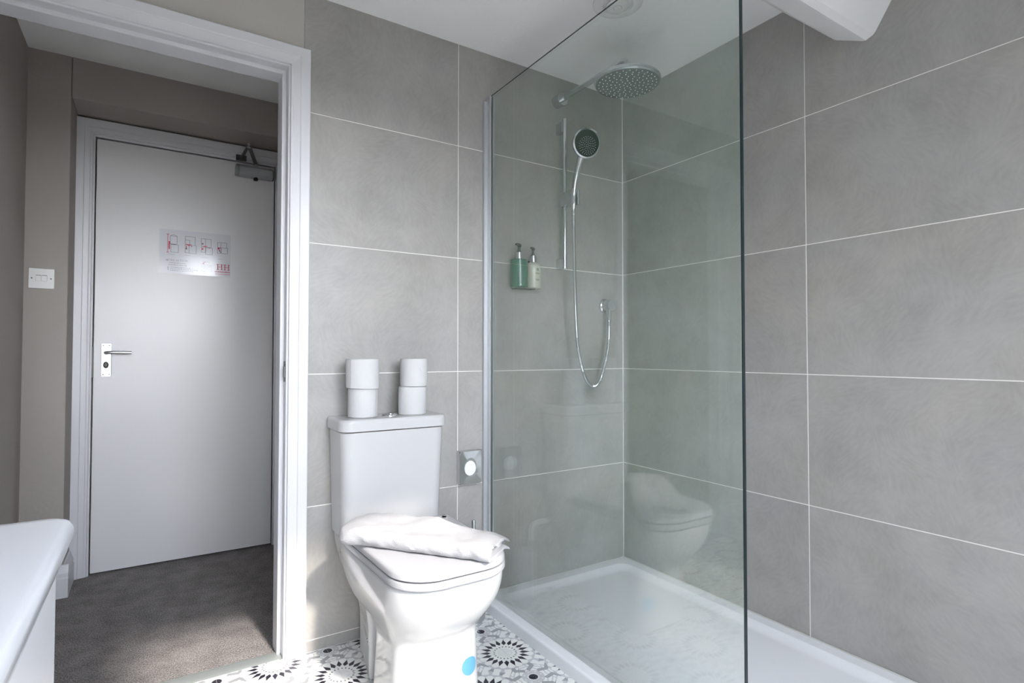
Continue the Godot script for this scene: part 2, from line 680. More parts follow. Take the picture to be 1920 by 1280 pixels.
	var fr := func(a: float, b: float, z0: float, z1: float, e: float) -> void:
		var ring0 := PackedVector3Array()
		var ring1 := PackedVector3Array()
		for q in [[z0, 0.0], [z1, 0.0], [z1, 1.0], [z0, 1.0]]:
			var y: float = 3.62 - 0.85 * q[0]
			var o2: Vector3 = off + Vector3(0, 0.762, 0.648) * e * q[1]
			ring0.append(Vector3(a, y, q[0]) + o2)
			ring1.append(Vector3(b, y, q[0]) + o2)
		m.loft([ring0, ring1])
	fr.call(WX0, WX1, WZ0, WZ0 + 0.03, 0.04)
	fr.call(WX0, WX1, WZ1 - 0.03, WZ1, 0.04)
	fr.call(WX0, WX0 + 0.04, WZ0 + 0.03, WZ1 - 0.03, 0.04)
	fr.call(WX1 - 0.04, WX1, WZ0 + 0.03, WZ1 - 0.03, 0.04)
	part("window_frame", m.mesh(10.0), M.gloss, w)


const DX := -1.76
const DZ := 3.1
const DX0 := -2.43
const DX1 := -1.79
const DY0 := 0.72
const DY1 := 2.05
const WX0 := -1.70
const WX1 := -0.84
const WZ0 := 1.94
const WZ1 := 3.0


func build_hall() -> void:
	var w := struct("wall_hall_far", "taupe painted hall wall round the recessed white door", "wall")
	var m := Mb.new()
	m.box(Vector3(-2.50, -0.05, -1.40), Vector3(-2.212, 2.35, -1.0), 0.008, 2)
	m.box(Vector3(-2.213, 2.094, -1.40), Vector3(-1.0, 2.35, -1.0005), 0.008, 2)
	m.hard(Vector3(-1.28, -0.05, -1.40), Vector3(-1.0, 2.095, -1.001))
	m.hard(Vector3(-2.213, -0.05, -1.40), Vector3(-1.28, 2.10, -1.262))
	part("plaster", m.mesh(), M.paint_hall, w)
	w = struct("wall_hall_left", "taupe painted hall side wall with a bowed plaster edge", "wall")
	m = Mb.new()
	m.hard(Vector3(-2.50, -0.05, -1.0), Vector3(-2.355, 2.35, -0.10))
	# the lower part stands proud and ends in a bowed edge
	m.xf = Transform3D(Basis(Vector3(0, 0, 1), Vector3(0, 1, 0), Vector3(-1, 0, 0)), Vector3.ZERO)
	var pts := PackedVector2Array()
	for q in curve([Vector3(-0.757, 0, 0), Vector3(-0.756, 0.405, 0), Vector3(-0.755, 0.74, 0), Vector3(-0.762, 1.134, 0), Vector3(-0.71, 1.423, 0), Vector3(-0.59, 1.683, 0), Vector3(-0.394, 1.884, 0), Vector3(-0.11, 2.02, 0)], 0.06):
		pts.append(Vector2(q.x, q.y))
	pts.append(Vector2(-0.11, 0))
	m.prism(pts, 2.332, 2.36)
	part("plaster", m.mesh(), M.paint_hall, w)
	w = struct("wall_hall_right", "taupe painted hall end wall out of view", "wall")
	m = Mb.new()
	m.hard(Vector3(-1.02, -0.05, -1.0), Vector3(-0.9, 2.35, -0.10))
	part("plaster", m.mesh(), M.paint_hall, w)
	w = struct("ceiling_hall", "shaded off-white hall ceiling", "ceiling")
	m = Mb.new()
	m.hard(Vector3(-2.50, 2.267, -1.02), Vector3(-0.9, 2.4, -0.10))
	part("plaster", m.mesh(), M.ceiling, w)
	w = struct("baseboard_hall", "white moulded skirting board in the hall corner", "baseboard")
	m = Mb.new()
	var prof := PackedVector2Array([Vector2(0, 0), Vector2(0.019, 0), Vector2(0.019, 0.078), Vector2(0.015, 0.084), Vector2(0.016, 0.10), Vector2(0.009, 0.118), Vector2(0.006, 0.132), Vector2(0, 0.134)])
	# along the far wall: profile x -> +z, length along x
	m.xf = Transform3D(Basis(Vector3(0, 0, 1), Vector3(0, 1, 0), Vector3(1, 0, 0)), Vector3(0, 0.0, -1.0))
	m.prism(prof, -2.33, -2.193)
	part("board", m.mesh(20.0), M.gloss, w)
	m = Mb.new()
	m.xf = Transform3D(Basis(Vector3(1, 0, 0), Vector3(0, 1, 0), Vector3(0, 0, 1)), Vector3(-2.212, 0.0, 0))
	m.prism(prof, -1.19, -1.001)
	part("board", m.mesh(20.0), M.gloss, w)
	m = Mb.new()
	m.xf = Transform3D(Basis(Vector3(1, 0, 0), Vector3(0, 1, 0), Vector3(0, 0, 1)), Vector3(-2.332, 0.0, 0))
	m.prism(prof, -0.75, -0.11)
	part("board", m.mesh(20.0), M.gloss, w)
	# light switch
	var t := thing("light_switch", "white square double light switch on the taupe hall wall", "light switch", Vector3(-2.298, 1.318, -1.0))
	m = Mb.new()
	m.box(Vector3(-0.0415, -0.0415, 0), Vector3(0.0415, 0.0415, 0.009), 0.003, 2)
	part("plate", m.mesh(), M.plastic, t)
	for s in [-1, 1]:
		m = Mb.new()
		m.xf = Transform3D(Basis(Vector3.RIGHT, 0.09), Vector3(s * 0.0095, 0, 0.0095))
		m.box(Vector3(-0.009, -0.0115, -0.003), Vector3(0.009, 0.0115, 0.003), 0.001)
		part("rocker", m.mesh(), M.plastic, t)
		m = Mb.new()
		m.hard(Vector3(s * 0.0095 - 0.008, 0.0122, 0.0088), Vector3(s * 0.0095 + 0.008, 0.0137, 0.0098))
		part("marking", m.mesh(), M.dark_metal, t)
		m = Mb.new()
		m.xf = Transform3D(Basis(Vector3.RIGHT, PI / 2), Vector3(s * 0.0305, 0, 0.0085))
		m.lathe([Vector2(0.0028, 0), Vector2(0.0028, 0.0012), Vector2(0.001, 0.0016)], 10)
		part("screw", m.mesh(), M.dark_metal, t)


func build_floor() -> void:
	var w := struct("floor", "patterned black white and grey tiled bathroom floor", "floor")
	var m := Mb.new()
	m.hard(Vector3(-2.46, -0.05, -0.012), Vector3(0.009, -0.0012, 3.2))
	part("grout", m.mesh(), mat(c8(206, 205, 200), 0.85), w)
	var p := 0.1675
	var variants := []
	for k in 2:
		m = Mb.new()
		var g := 0.0005
		m.levels(PackedVector2Array([Vector2(g, g), Vector2(p - g, g), Vector2(p - g, p - g), Vector2(g, p - g)]), [[-0.006, 0.0], [-0.0003, 0.0], [0.0, 0.0003]])
		for q in m.v:
			var u := Vector2(q.x, q.z) / p
			m.uv.append(u if k == 0 else Vector2(1.0 - u.x, u.y))
		variants.append(m.mesh(10.0))
	# rosette centred on (-0.892, 0.356)
	for i in range(-10, 1):
		for j in range(-2, 15):
			var o := Vector3(-0.892 + i * p, 0, 0.356 + j * p)
			if o.x < -2.46 or o.x > -0.78 or o.z < -0.02 or o.z + p > 3.2: continue
			var t := part("tile", variants[posmod(i + j, 2)], M.floor_tile, w)
			t.position = o
	# cut tiles along the back wall and the doorway
	var cut := 0.356 - 3 * p + p      # first whole row starts here
	for i in range(-10, 1):
		var o := Vector3(-0.892 + i * p, 0, cut - p)
		if o.x < -2.46 or o.x > -0.78: continue
		var z0 := -0.012 if o.x < -1.56 else 0.0005
		m = Mb.new()
		var g := 0.0005
		m.levels(PackedVector2Array([Vector2(g, z0 - o.z), Vector2(p - g, z0 - o.z), Vector2(p - g, p - g), Vector2(g, p - g)]), [[-0.006, 0.0], [-0.0003, 0.0], [0.0, 0.0003]])
		for q in m.v:
			var u := Vector2(q.x, q.z) / p
			m.uv.append(u if posmod(i - 3, 2) == 0 else Vector2(1.0 - u.x, u.y))
		var t := part("tile", m.mesh(10.0), M.floor_tile, w)
		t.position = o
	w = struct("floor_hall", "dark taupe carpet in the hall", "carpet")
	m = Mb.new()
	m.hard(Vector3(-2.50, -0.05, -1.262), Vector3(-0.9, 0.0, -0.05))
	part("carpet", m.mesh(), M.carpet, w)
	w = struct("trim_2", "grey metal threshold strip between carpet and patterned tiles", "threshold")
	m = Mb.new()
	m.xf = Transform3D(Basis(Vector3(0, 0, 1), Vector3(0, 1, 0), Vector3(1, 0, 0)), Vector3.ZERO)
	m.prism(PackedVector2Array([Vector2(-0.064, -0.004), Vector2(-0.064, 0.002), Vector2(-0.055, 0.0055), Vector2(-0.02, 0.0055), Vector2(-0.010, 0.001), Vector2(-0.010, -0.004)]), -2.296, -1.532)
	part("strip", m.mesh(25.0), M.strip, w)


# An architrave: profile points are (distance out from the opening, height proud of the wall).
func frame_loft(m: Mb, prof: Array, xl: float, xr: float, yt: float, z: float, y0 := 0.0) -> void:
	var rings := []
	for k in 4:
		var ring := PackedVector3Array()
		for q in prof:
			var x: float = xl - q.x if k < 2 else xr + q.x
			var y: float = y0 if k == 0 or k == 3 else yt + q.x
			ring.append(Vector3(x, y, z + q.y))
		rings.append(ring)
	m.loft(rings)


func build_doorway() -> void:
	var w := struct("trim_3", "white gloss door frame between bathroom and hall", "door frame")
	var xl := -2.296
	var xr := -1.534
	var yt := 1.979
	var m := Mb.new()
	frame_loft(m, [Vector2(0.006, 0.0), Vector2(0.006, 0.0125), Vector2(0.0075, 0.0145), Vector2(0.0125, 0.0145), Vector2(0.0135, 0.0130), Vector2(0.036, 0.0165), Vector2(0.0375, 0.0185), Vector2(0.0405, 0.0195), Vector2(0.066, 0.0215), Vector2(0.0685, 0.0195), Vector2(0.069, 0.0)], xl, xr, yt, -0.002)
	part("architrave", m.mesh(12.0), M.gloss, w)
	m = Mb.new()
	frame_loft(m, [Vector2(0.0, -0.111), Vector2(0.0, 0.0015), Vector2(0.0015, 0.003), Vector2(0.02, 0.003), Vector2(0.02, -0.111)], xl, xr, yt, 0.0)
	part("lining", m.mesh(25.0), M.gloss, w)
	m = Mb.new()
	frame_loft(m, [Vector2(-0.013, -0.1105), Vector2(-0.013, -0.0375), Vector2(-0.0115, -0.036), Vector2(0.001, -0.036), Vector2(0.001, -0.1105)], xl, xr, yt, 0.0)
	part("door_stop", m.mesh(25.0), M.gloss, w)
	m = Mb.new()
	frame_loft(m, [Vector2(0.006, 0.0), Vector2(0.006, -0.010), Vector2(0.02, -0.012), Vector2(0.04, -0.018), Vector2(0.064, -0.02), Vector2(0.069, -0.016), Vector2(0.069, 0.0)], xl, xr, yt, -0.10)
	part("architrave", m.mesh(25.0), M.gloss, w)
	m = Mb.new()
	m.box(Vector3(-1.5352, 0.915, -0.032), Vector3(-1.5335, 0.985, -0.004), 0.0006)
	m.box(Vector3(-1.5405, 0.93, -0.010), Vector3(-1.534, 0.968, -0.003), 0.001)
	part("strike_plate", m.mesh(), M.dark_metal, w, "worn steel strike plate")
	# the bathroom door itself stands open along the left wall, just out of the picture
	w = struct("door_2", "white bathroom door standing open beside the vanity unit", "door")
	m = Mb.new()
	m.box(Vector3(-2.338, 0.006, 0.028), Vector3(-2.302, 1.974, 0.785), 0.002)
	part("leaf", m.mesh(), M.gloss_door, w)


func build_hall_door() -> void:
	var w := struct("trim_4", "white gloss frame round the hall door", "door frame")
	var xl := -2.140
	var xr := -1.373
	var yt := 2.006
	var m := Mb.new()
	frame_loft(m, [Vector2(0.004, -0.06), Vector2(0.004, 0.004), Vector2(0.010, 0.0055), Vector2(0.013, 0.0105), Vector2(0.020, 0.0105), Vector2(0.024, 0.013), Vector2(0.042, 0.0155), Vector2(0.0445, 0.0195), Vector2(0.077, 0.0215), Vector2(0.080, 0.019), Vector2(0.080, -0.06)], xl, xr, yt, -1.212)
	part("architrave", m.mesh(12.0), M.gloss, w)
	w = struct("door_1", "plain white gloss hall door with lever handle, closed", "door")
	m = Mb.new()
	m.box(Vector3(-2.1385, 0.009, -1.252), Vector3(-1.375, 2.003, -1.210), 0.0025, 2)
	part("leaf", m.mesh(), M.gloss_door, w)
	var h := part("handle_plate", null, M.satin, w, "satin metal lever handle plate")
	m = Mb.new()
	m.xf = Transform3D(Basis(Vector3.RIGHT, PI / 2), Vector3(-2.0905, 0.980, -1.2105))
	m.levels(Mb.rect(0, 0, 0.039, 0.155, 0.006, 4), [[0.0, 0.0], [0.0045, 0.0], [0.006, 0.0015]])
	h.mesh = m.mesh()
	m = Mb.new()
	var base := Vector3(-2.091, 1.014, -1.205)
	m.tube([base, base + Vector3(0, 0, 0.006), base + Vector3(0, 0, 0.0061), base + Vector3(0, 0, 0.012)], [0.0125, 0.0125, 0.010, 0.009], 16)
	m.tube(curve([base + Vector3(0, 0, 0.01), base + Vector3(0, 0, 0.034), base + Vector3(0.006, 0.0005, 0.044), base + Vector3(0.02, 0.001, 0.047), base + Vector3(0.06, 0.001, 0.046), base + Vector3(0.098, 0.0, 0.044)], 0.004), 0.0068, 12)
	part("lever", m.mesh(), M.satin, h)
	m = Mb.new()
	m.xf = Transform3D(Basis(Vector3.RIGHT, PI / 2), Vector3(-2.091, 0.957, -1.205))
	m.lathe([Vector2(0.0095, 0), Vector2(0.0105, 0.006), Vector2(0.0095, 0.013), Vector2(0.006, 0.016)], 20, false, 1.0, 1.45)
	part("thumb_turn", m.mesh(), M.dark_metal, h)
	for q in [Vector2(-0.0115, 0.067), Vector2(0.0115, 0.067), Vector2(-0.0115, -0.067), Vector2(0.0115, -0.067)]:
		m = Mb.new()
		m.xf = Transform3D(Basis(Vector3.RIGHT, PI / 2), Vector3(-2.0905 + q.x, 0.980 + q.y, -1.2050))
		m.lathe([Vector2(0.0032, 0), Vector2(0.003, 0.001), Vector2(0.001, 0.0014)], 10)
		part("screw", m.mesh(), M.dark_metal, h)
	m = Mb.new()
	m.box(Vector3(-2.1435, 0.90, -1.222), Vector3(-2.1375, 1.042, -1.2075), 0.001)
	part("latch_keep", m.mesh(), M.dark_metal, w, "dark latch keep at the door edge")
	# door closer
	var t := thing("door_closer", "grey hydraulic door closer with folded arm at top of hall door", "door closer", Vector3(-1.478, 1.953, -1.180))
	m = Mb.new()
	m.xf = Transform3D(Basis(Vector3.BACK, PI / 2), Vector3(0.088, 0, 0))
	var oct := Mb.rounded([Vector2(-0.027, -0.029), Vector2(0.027, -0.029), Vector2(0.030, 0.012), Vector2(0.016, 0.029), Vector2(-0.016, 0.029), Vector2(-0.030, 0.012)], [0.006], 3)
	m.levels(oct, [[0.0, 0.004], [0.004, 0.0], [0.160, 0.0], [0.162, 0.003]])
	part("body", m.mesh(), M.silver, t)
	for s in [[-0.088, -0.074], [0.0885, 0.094]]:
		m = Mb.new()
		m.xf = Transform3D(Basis(Vector3.BACK, PI / 2), Vector3(s[1], 0, 0))
		m.levels(oct, [[0.0, 0.002], [s[1] - s[0] - 0.003, 0.002], [s[1] - s[0], 0.008]])
		part("end_cap", m.mesh(), M.strip, t)
	m = Mb.new()
	m.xf = Transform3D(Basis.IDENTITY, Vector3(0.008, -0.042, 0.004))
	m.lathe([Vector2(0.009, 0), Vector2(0.011, 0.003), Vector2(0.011, 0.016)], 16)
	part("adjuster", m.mesh(), M.black, t)
	m = Mb.new()
	m.xf = Transform3D(Basis.IDENTITY, Vector3(0.008, 0.026, 0.002))
	m.lathe([Vector2(0.011, 0), Vector2(0.011, 0.018), Vector2(0.008, 0.02)], 16)
	part("spindle", m.mesh(), M.satin, t)
	var elbow := Vector3(-0.055, 0.052, 0.235)
	var bar := func(a: Vector3, b: Vector3, wd: float, th: float, called: String) -> void:
		var mm := Mb.new()
		var d := b - a
		var z := d.normalized()
		var x := Vector3.UP.cross(z).normalized()
		mm.xf = Transform3D(Basis(x, z.cross(x), z), a)
		mm.box(Vector3(-wd / 2, -th / 2, -wd / 2), Vector3(wd / 2, th / 2, d.length() + wd / 2), 0.0015)
		part(called, mm.mesh(), M.dark_metal, t)
	bar.call(Vector3(0.008, 0.044, 0.002), elbow, 0.017, 0.006, "arm")
	bar.call(elbow + Vector3(0, 0.008, 0), Vector3(-0.062, 0.062, 0.0), 0.014, 0.006, "arm")
	m = Mb.new()
	m.xf = Transform3D(Basis.IDENTITY, elbow + Vector3(0, -0.006, 0))
	m.lathe([Vector2(0.009, 0), Vector2(0.009, 0.02), Vector2(0.006, 0.022)], 14)
	part("pivot", m.mesh(), M.satin, t)
	m = Mb.new()
	m.box(Vector3(-0.085, 0.0535, -0.012), Vector3(-0.036, 0.082, -0.004), 0.001)
	m.box(Vector3(-0.078, 0.066, -0.008), Vector3(-0.046, 0.073, 0.014), 0.001)
	part("bracket", m.mesh(), M.dark_metal, t)
	build_notice()


func build_notice() -> void:
	var t := thing("notice", "laminated fire action notice with floor plans taped to hall door", "notice", Vector3(-1.735, 1.509, -1.2085))
	var W := 616
	var H := 440
	var im := Image.create(W, H, false, Image.FORMAT_RGB8)
	im.fill(c8(222, 222, 228))
	var ink := c8(110, 110, 120)
	var red := c8(196, 40, 70)
	var ln := func(x: int, y: int, w: int, h: int, c: Color) -> void: im.fill_rect(Rect2i(x, y, w, h), c)
	# first plan with a bowed top, then three rectangular storeys
	var pl := func(x: int, y: int, w: int, h: int, c: Color) -> void: ln.call(x, int(54 + (y - 50) * 1.32), w, h if h < 4 else int(h * 1.32), c)
	var room := func(x: int, y: int, w: int, h: int) -> void:
		pl.call(x, y, w, 3, ink); pl.call(x, y + h, w, 3, ink); pl.call(x, y, 3, h, ink); pl.call(x + w, y, 3, h + 2, ink)
	room.call(78, 58, 52, 60); room.call(84, 122, 56, 58)
	for k in 26: pl.call(78 + k * 2, 58 - int(10 * sin(PI * k / 25.0)), 3, 3, ink)
	pl.call(60, 46, 4, 140, red); pl.call(52, 46, 20, 4, red); pl.call(52, 182, 20, 4, red); pl.call(68, 100, 10, 60, red); pl.call(84, 118, 40, 6, ink)
	room.call(192, 50, 76, 64); room.call(192, 114, 30, 62); room.call(222, 114, 54, 64); pl.call(192, 78, 34, 3, ink); pl.call(226, 78, 3, 30, ink)
	pl.call(198, 110, 44, 7, red); pl.call(198, 124, 7, 18, red); pl.call(196, 140, 12, 12, c8(90, 20, 50)); pl.call(212, 118, 20, 5, red); pl.call(238, 120, 9, 9, ink)
	room.call(316, 56, 32, 58); room.call(348, 56, 46, 64); room.call(352, 124, 52, 52); room.call(318, 120, 30, 42)
	pl.call(322, 92, 12, 10, c8(90, 20, 50)); pl.call(340, 112, 26, 6, red); pl.call(322, 130, 12, 14, red); pl.call(330, 118, 24, 4, red); pl.call(376, 120, 10, 8, ink)
	room.call(446, 74, 74, 40); room.call(474, 114, 52, 44); room.call(446, 114, 26, 44); pl.call(472, 74, 3, 40, ink)
	pl.call(450, 118, 14, 12, c8(170, 20, 60)); pl.call(458, 132, 8, 14, red); pl.call(468, 146, 10, 8, ink); pl.call(446, 114, 30, 4, red)
	for q in [[60, 247, 56], [192, 247, 40], [318, 254, 56], [446, 256, 42], [326, 298, 60]]: ln.call(q[0], q[1], q[2], 3, c8(160, 160, 168))
	# rows of small print
	var r2 := RandomNumberGenerator.new()
	r2.seed = 4
	for q in [[76, 330, 118], [70, 350, 136], [78, 374, 150], [80, 390, 200], [80, 406, 170]]:
		var x: int = q[0]
		while x < q[0] + q[2]:
			var l := r2.randi_range(4, 16)
			ln.call(x, q[1], l, 6, c8(140, 140, 150))
			x += l + 4
	ln.call(50, 300, 14, 14, c8(140, 140, 150)); ln.call(54, 304, 6, 6, c8(222, 222, 228)); ln.call(62, 372, 8, 36, c8(160, 160, 170))
	ln.call(334, 306, 7, 14, red); ln.call(326, 318, 8, 6, red); ln.call(342, 298, 6, 10, red)
	for k in 70: ln.call(318 + r2.randi_range(0, 84), 324 + r2.randi_range(0, 80), r2.randi_range(3, 12), 3, c8(186, 188, 194))
	var x2 := 426
	while x2 < 550:
		var l := r2.randi_range(4, 10)
		ln.call(x2, 384, l, 13, c8(206, 92, 116))
		ln.call(x2 + 2, 410, l, 8, c8(206, 110, 130))
		x2 += l + 3
	var sheet := mat(Color.WHITE, 0.12)
	sheet.albedo_texture = ImageTexture.create_from_image(im)
	var m := Mb.new()
	m.hard(Vector3(-0.155, -0.108, -0.0012), Vector3(0.155, 0.108, 0.0))
	for q in m.v: m.uv.append(Vector2((q.x + 0.155) / 0.31 * 0.9, 0.5 - q.y / 0.216))
	part("sheet", m.mesh(), sheet, t)
	var text := func(s: String, size: float, font: String, at: Vector3, col: Color, bold := false) -> void:
		var tm := TextMesh.new()
		var f := SystemFont.new()
		f.font_names = PackedStringArray([font])
		if bold: f.font_weight = 700
		tm.font = f
		tm.text = s
		tm.font_size = 64
		tm.pixel_size = size / 64.0
		tm.depth = 0.0003
		tm.horizontal_alignment = HORIZONTAL_ALIGNMENT_LEFT
		var o := part("lettering", tm, mat(col, 0.4), t)
		o.position = at
	text.call("FIRE ACTION", 0.0135, "Droid Serif", Vector3(-0.120, -0.042, 0.0002), c8(120, 120, 132))
	text.call("HH", 0.040, "Droid Serif", Vector3(0.090, -0.060, 0.0002), c8(190, 40, 70))


# ---------------------------------------------------------------- toilet
func smin(a: float, b: float, k: float) -> float:
	var h := maxf(k - absf(a - b), 0.0) / k
	return minf(a, b) - h * h * k * 0.25


func pan_distance(p: Vector3) -> float:
	var x := absf(p.x)
	var y := p.y
	var z := p.z
	# bowl
	var dn := clampf((0.39 - y) / 0.20, -0.08, 1.05)
	var hw := 0.1855 * sqrt(1.0 - 0.66 * dn * dn)
	var zf := 0.656 - 0.152 * dn * dn
	var zb := 0.002 + 0.19 * dn * dn
	hw *= (1.02 - 0.10 * clampf((z - 0.15) / 0.5, 0.0, 1.0)) * (0.85 + 0.15 * smoothstep(0.0, 0.26, z))
	var r := minf(hw * 0.72, 0.115) if z > 0.3 else minf(hw * 0.3, 0.03)
	var c := (zf + zb) / 2
	var q := Vector2(x - hw + r, absf(z - c) - (zf - zb) / 2 + r)
	var d := Vector2(maxf(q.x, 0), maxf(q.y, 0)).length() + minf(maxf(q.x, q.y), 0.0) - r
	d *= 0.8
	d = -smin(-d, -(y - 0.404), 0.012)
	d = -smin(-d, -(0.205 - y), 0.03)
	# rear foot that runs to the wall and flares forward
	var hf := 0.067 + 0.098 * smoothstep(0.09, 0.41, y)
	hf += clampf(z, 0.0, 0.27) * 0.21 * clampf(1.0 - (y - 0.12) / 0.22, 0.05, 1.0)
	var f := (x - hf) * 0.95
	f = -smin(-f, -(z - 0.272), 0.012)
	f = maxf(f, 0.004 - z)
	f = -smin(-f, -(y - 0.40), 0.01)
	d = smin(d, f, 0.012)
	# core and front column
	var k := maxf(maxf(x - 0.088, absf(z - 0.28) - 0.2), y - 0.3)
	d = smin(d, k, 0.02)
	hw = 0.1375 - 0.05 * y
	r = 0.05
	q = Vector2(x - hw + r, absf(z - 0.418) - 0.112 + r)
	var col := Vector2(maxf(q.x, 0), maxf(q.y, 0)).length() + minf(maxf(q.x, q.y), 0.0) - r
	col = maxf(col, y - 0.27)
	d = smin(d, col, 0.028)
	return maxf(d, -y)


func pan_gradient(p: Vector3) -> Vector3:
	var e := 0.0015
	return Vector3(pan_distance(p + Vector3(e, 0, 0)) - pan_distance(p - Vector3(e, 0, 0)), pan_distance(p + Vector3(0, e, 0)) - pan_distance(p - Vector3(0, e, 0)), pan_distance(p + Vector3(0, 0, e)) - pan_distance(p - Vector3(0, 0, e))) / (2 * e)


func pan_mesh() -> ArrayMesh:
	var s := 0.0085
	var nx := 25          # half, mirrored
	var ny := 50
	var nz := 80
	var o := Vector3(-s * 0.5, -s * 0.6, -s * 0.6)
	var f := PackedFloat32Array()
	f.resize(nx * ny * nz)
	for k in nz:
		for j in ny:
			for i in nx:
				f[(k * ny + j) * nx + i] = pan_distance(o + Vector3(i, j, k) * s)
	var id := {}
	var pos := PackedVector3Array()
	var nor := PackedVector3Array()
	for k in nz - 1:
		for j in ny - 1:
			for i in nx - 1:
				var sum := Vector3.ZERO
				var n := 0
				var at := (k * ny + j) * nx + i
				var lo := 9.0
				var hi := -9.0
				for q in 8:
					var d: float = f[at + (q & 1) + ((q >> 1) & 1) * nx + (q >> 2) * nx * ny]
					lo = minf(lo, d)
					hi = maxf(hi, d)
				if lo >= 0 or hi < 0: continue
				for q in 8:
					var a: float = f[at + (q & 1) + ((q >> 1) & 1) * nx + (q >> 2) * nx * ny]
					for b in 3:
						if q & (1 << b): continue
						var q2 := q | (1 << b)
						var d2: float = f[at + (q2 & 1) + ((q2 >> 1) & 1) * nx + (q2 >> 2) * nx * ny]
						if (a < 0) != (d2 < 0):
							var pa := Vector3(q & 1, (q >> 1) & 1, q >> 2)
							var pb := Vector3(q2 & 1, (q2 >> 1) & 1, q2 >> 2)
							sum += pa.lerp(pb, a / (a - d2))
							n += 1
				var p := o + (Vector3(i, j, k) + sum / n) * s
				for step in 2:
					var g := pan_gradient(p)
					var gl := g.length_squared()
					if gl > 0.05: p -= (g * pan_distance(p) / gl).limit_length(s * 0.4)
				if i == 0: p.x = 0.0
				id[at] = pos.size()
				pos.append(p)
				var nn := pan_gradient(p).normalized()
				if i == 0: nn = Vector3(0, nn.y, nn.z).normalized()
				nor.append(nn)
	var m := Mb.new()
	var normals := PackedVector3Array()
	var step := [1, nx, nx * ny]
	for at in id:
		var i: int = at % nx
		var j: int = (at / nx) % ny
		var k: int = at / (nx * ny)
		var ijk := [i, j, k]
		for b in 3:
			if b == 0 and i == 0: pass
			var b1: int = (b + 1) % 3
			var b2: int = (b + 2) % 3
			if ijk[b1] == 0 or ijk[b2] == 0: continue
			var a0: float = f[at]
			var a1: float = f[at + step[b]]
			if (a0 < 0) == (a1 < 0): continue
			var e: Array = [at, at - step[b1], at - step[b1] - step[b2], at - step[b2]]
			if not (id.has(e[1]) and id.has(e[2]) and id.has(e[3])): continue
			if a0 >= 0: e.reverse()
			for t in [[0, 1, 2], [0, 2, 3]]:
				for side in 2:
					var order: Array = t if side == 0 else [t[0], t[2], t[1]]
					for q in order:
						var w: int = id[e[q]]
						var sgn := Vector3(-1 if side else 1, 1, 1)
						m.v.append(pos[w] * sgn)
						normals.append(nor[w] * sgn)
	return m.mesh(38.0, normals)


func build_toilet() -> void:
	var t := thing("toilet", "white close-coupled toilet with closed lid beside the shower screen", "toilet", Vector3(TX, 0, 0))
	var pan := part("pan", pan_mesh(), M.white, t)
	# sticker on the front of the pedestal
	var m := Mb.new()
	var shells := []
	for q in [[0.25, 1], [0.5, 1], [0.75, 1], [0.97, 1], [1.0, 0], [0.9, -1], [0.6, -1], [0.25, -1]]:
		var ring1 := PackedVector3Array()
		for k in 28:
			var a := TAU * k / 28
			var p := Vector3(0.088 + cos(a) * 0.0255 * q[0], 0.105 + sin(a) * 0.0265 * q[0], 0.60)
			for s in 40:
				var d := pan_distance(p)
				if absf(d) < 0.0002: break
				p.z -= d * 0.8
			ring1.append(p + pan_gradient(p).normalized() * (0.0006 + 0.0006 * q[1]))
		shells.append(ring1)
	m.loft(shells)
	part("sticker", m.mesh(), M.blue, pan, "round pale blue sticker")
	# seat and lid
	var ring := func(e: float) -> PackedVector2Array:
		return Mb.inset(Mb.rounded([Vector2(-0.186, 0.190), Vector2(0.186, 0.190), Vector2(0.170, 0.668), Vector2(-0.170, 0.668)], [0.02, 0.02, 0.115, 0.115], 14), e)
	m = Mb.new()
	m.levels(ring.call(0.0), [[0.405, 0.004], [0.409, 0.0], [0.421, 0.0], [0.425, 0.003], [0.4255, 0.02]])
	part("seat", m.mesh(), M.seat, t)
	m = Mb.new()
	m.levels(ring.call(0.001), [[0.428, 0.010], [0.429, 0.003], [0.431, 0.0], [0.441, 0.001], [0.447, 0.0045], [0.4505, 0.012], [LID, 0.03]])
	part("toilet_lid", m.mesh(), M.seat, t)
	for s in [-1, 1]:
		m = Mb.new()
		m.box(Vector3(s * 0.085 - 0.014, 0.404, 0.178), Vector3(s * 0.085 + 0.014, 0.438, 0.20), 0.004, 2)
		part("hinge", m.mesh(), M.chrome, t)
	# cistern
	var plan := func(hw: float, z1: float, r: float) -> PackedVector2Array:
		return Mb.rounded([Vector2(-hw, 0.010), Vector2(hw, 0.010), Vector2(hw, z1), Vector2(-hw, z1)], [0.006, 0.006, r, r], 8)
	m = Mb.new()
	var rings := []
	for l in [[0.400, 0.166, 0.156], [0.404, 0.170, 0.160], [0.412, 0.172, 0.162], [0.58, 0.177, 0.168], [0.748, 0.182, 0.174], [0.752, 0.180, 0.172]]:
		var rr := PackedVector3Array()
		for p in plan.call(l[1], l[2], 0.036): rr.append(Vector3(p.x, l[0], p.y))
		rings.append(rr)
	m.loft(rings)
	part("cistern", m.mesh(30.0), M.white, t)
	m = Mb.new()
	m.levels(plan.call(0.190, 0.184, 0.042), [[0.755, 0.006], [0.757, 0.001], [0.760, 0.0], [0.784, 0.0], [0.790, 0.0015], [0.794, 0.005], [0.7955, 0.012]])
	part("cistern_lid", m.mesh(30.0), M.white, t)
	m = Mb.new()
	m.xf = Transform3D(Basis.IDENTITY, Vector3(0.0, 0.7953, 0.105))
	m.lathe([Vector2(0.027, 0), Vector2(0.027, 0.003), Vector2(0.024, 0.006), Vector2(0.021, 0.0065), Vector2(0.0205, 0.0045), Vector2(0.019, 0.0045), Vector2(0.018, 0.008), Vector2(0.008, 0.0092)], 28)
	part("flush_button", m.mesh(), M.chrome, t, "chrome flush button")


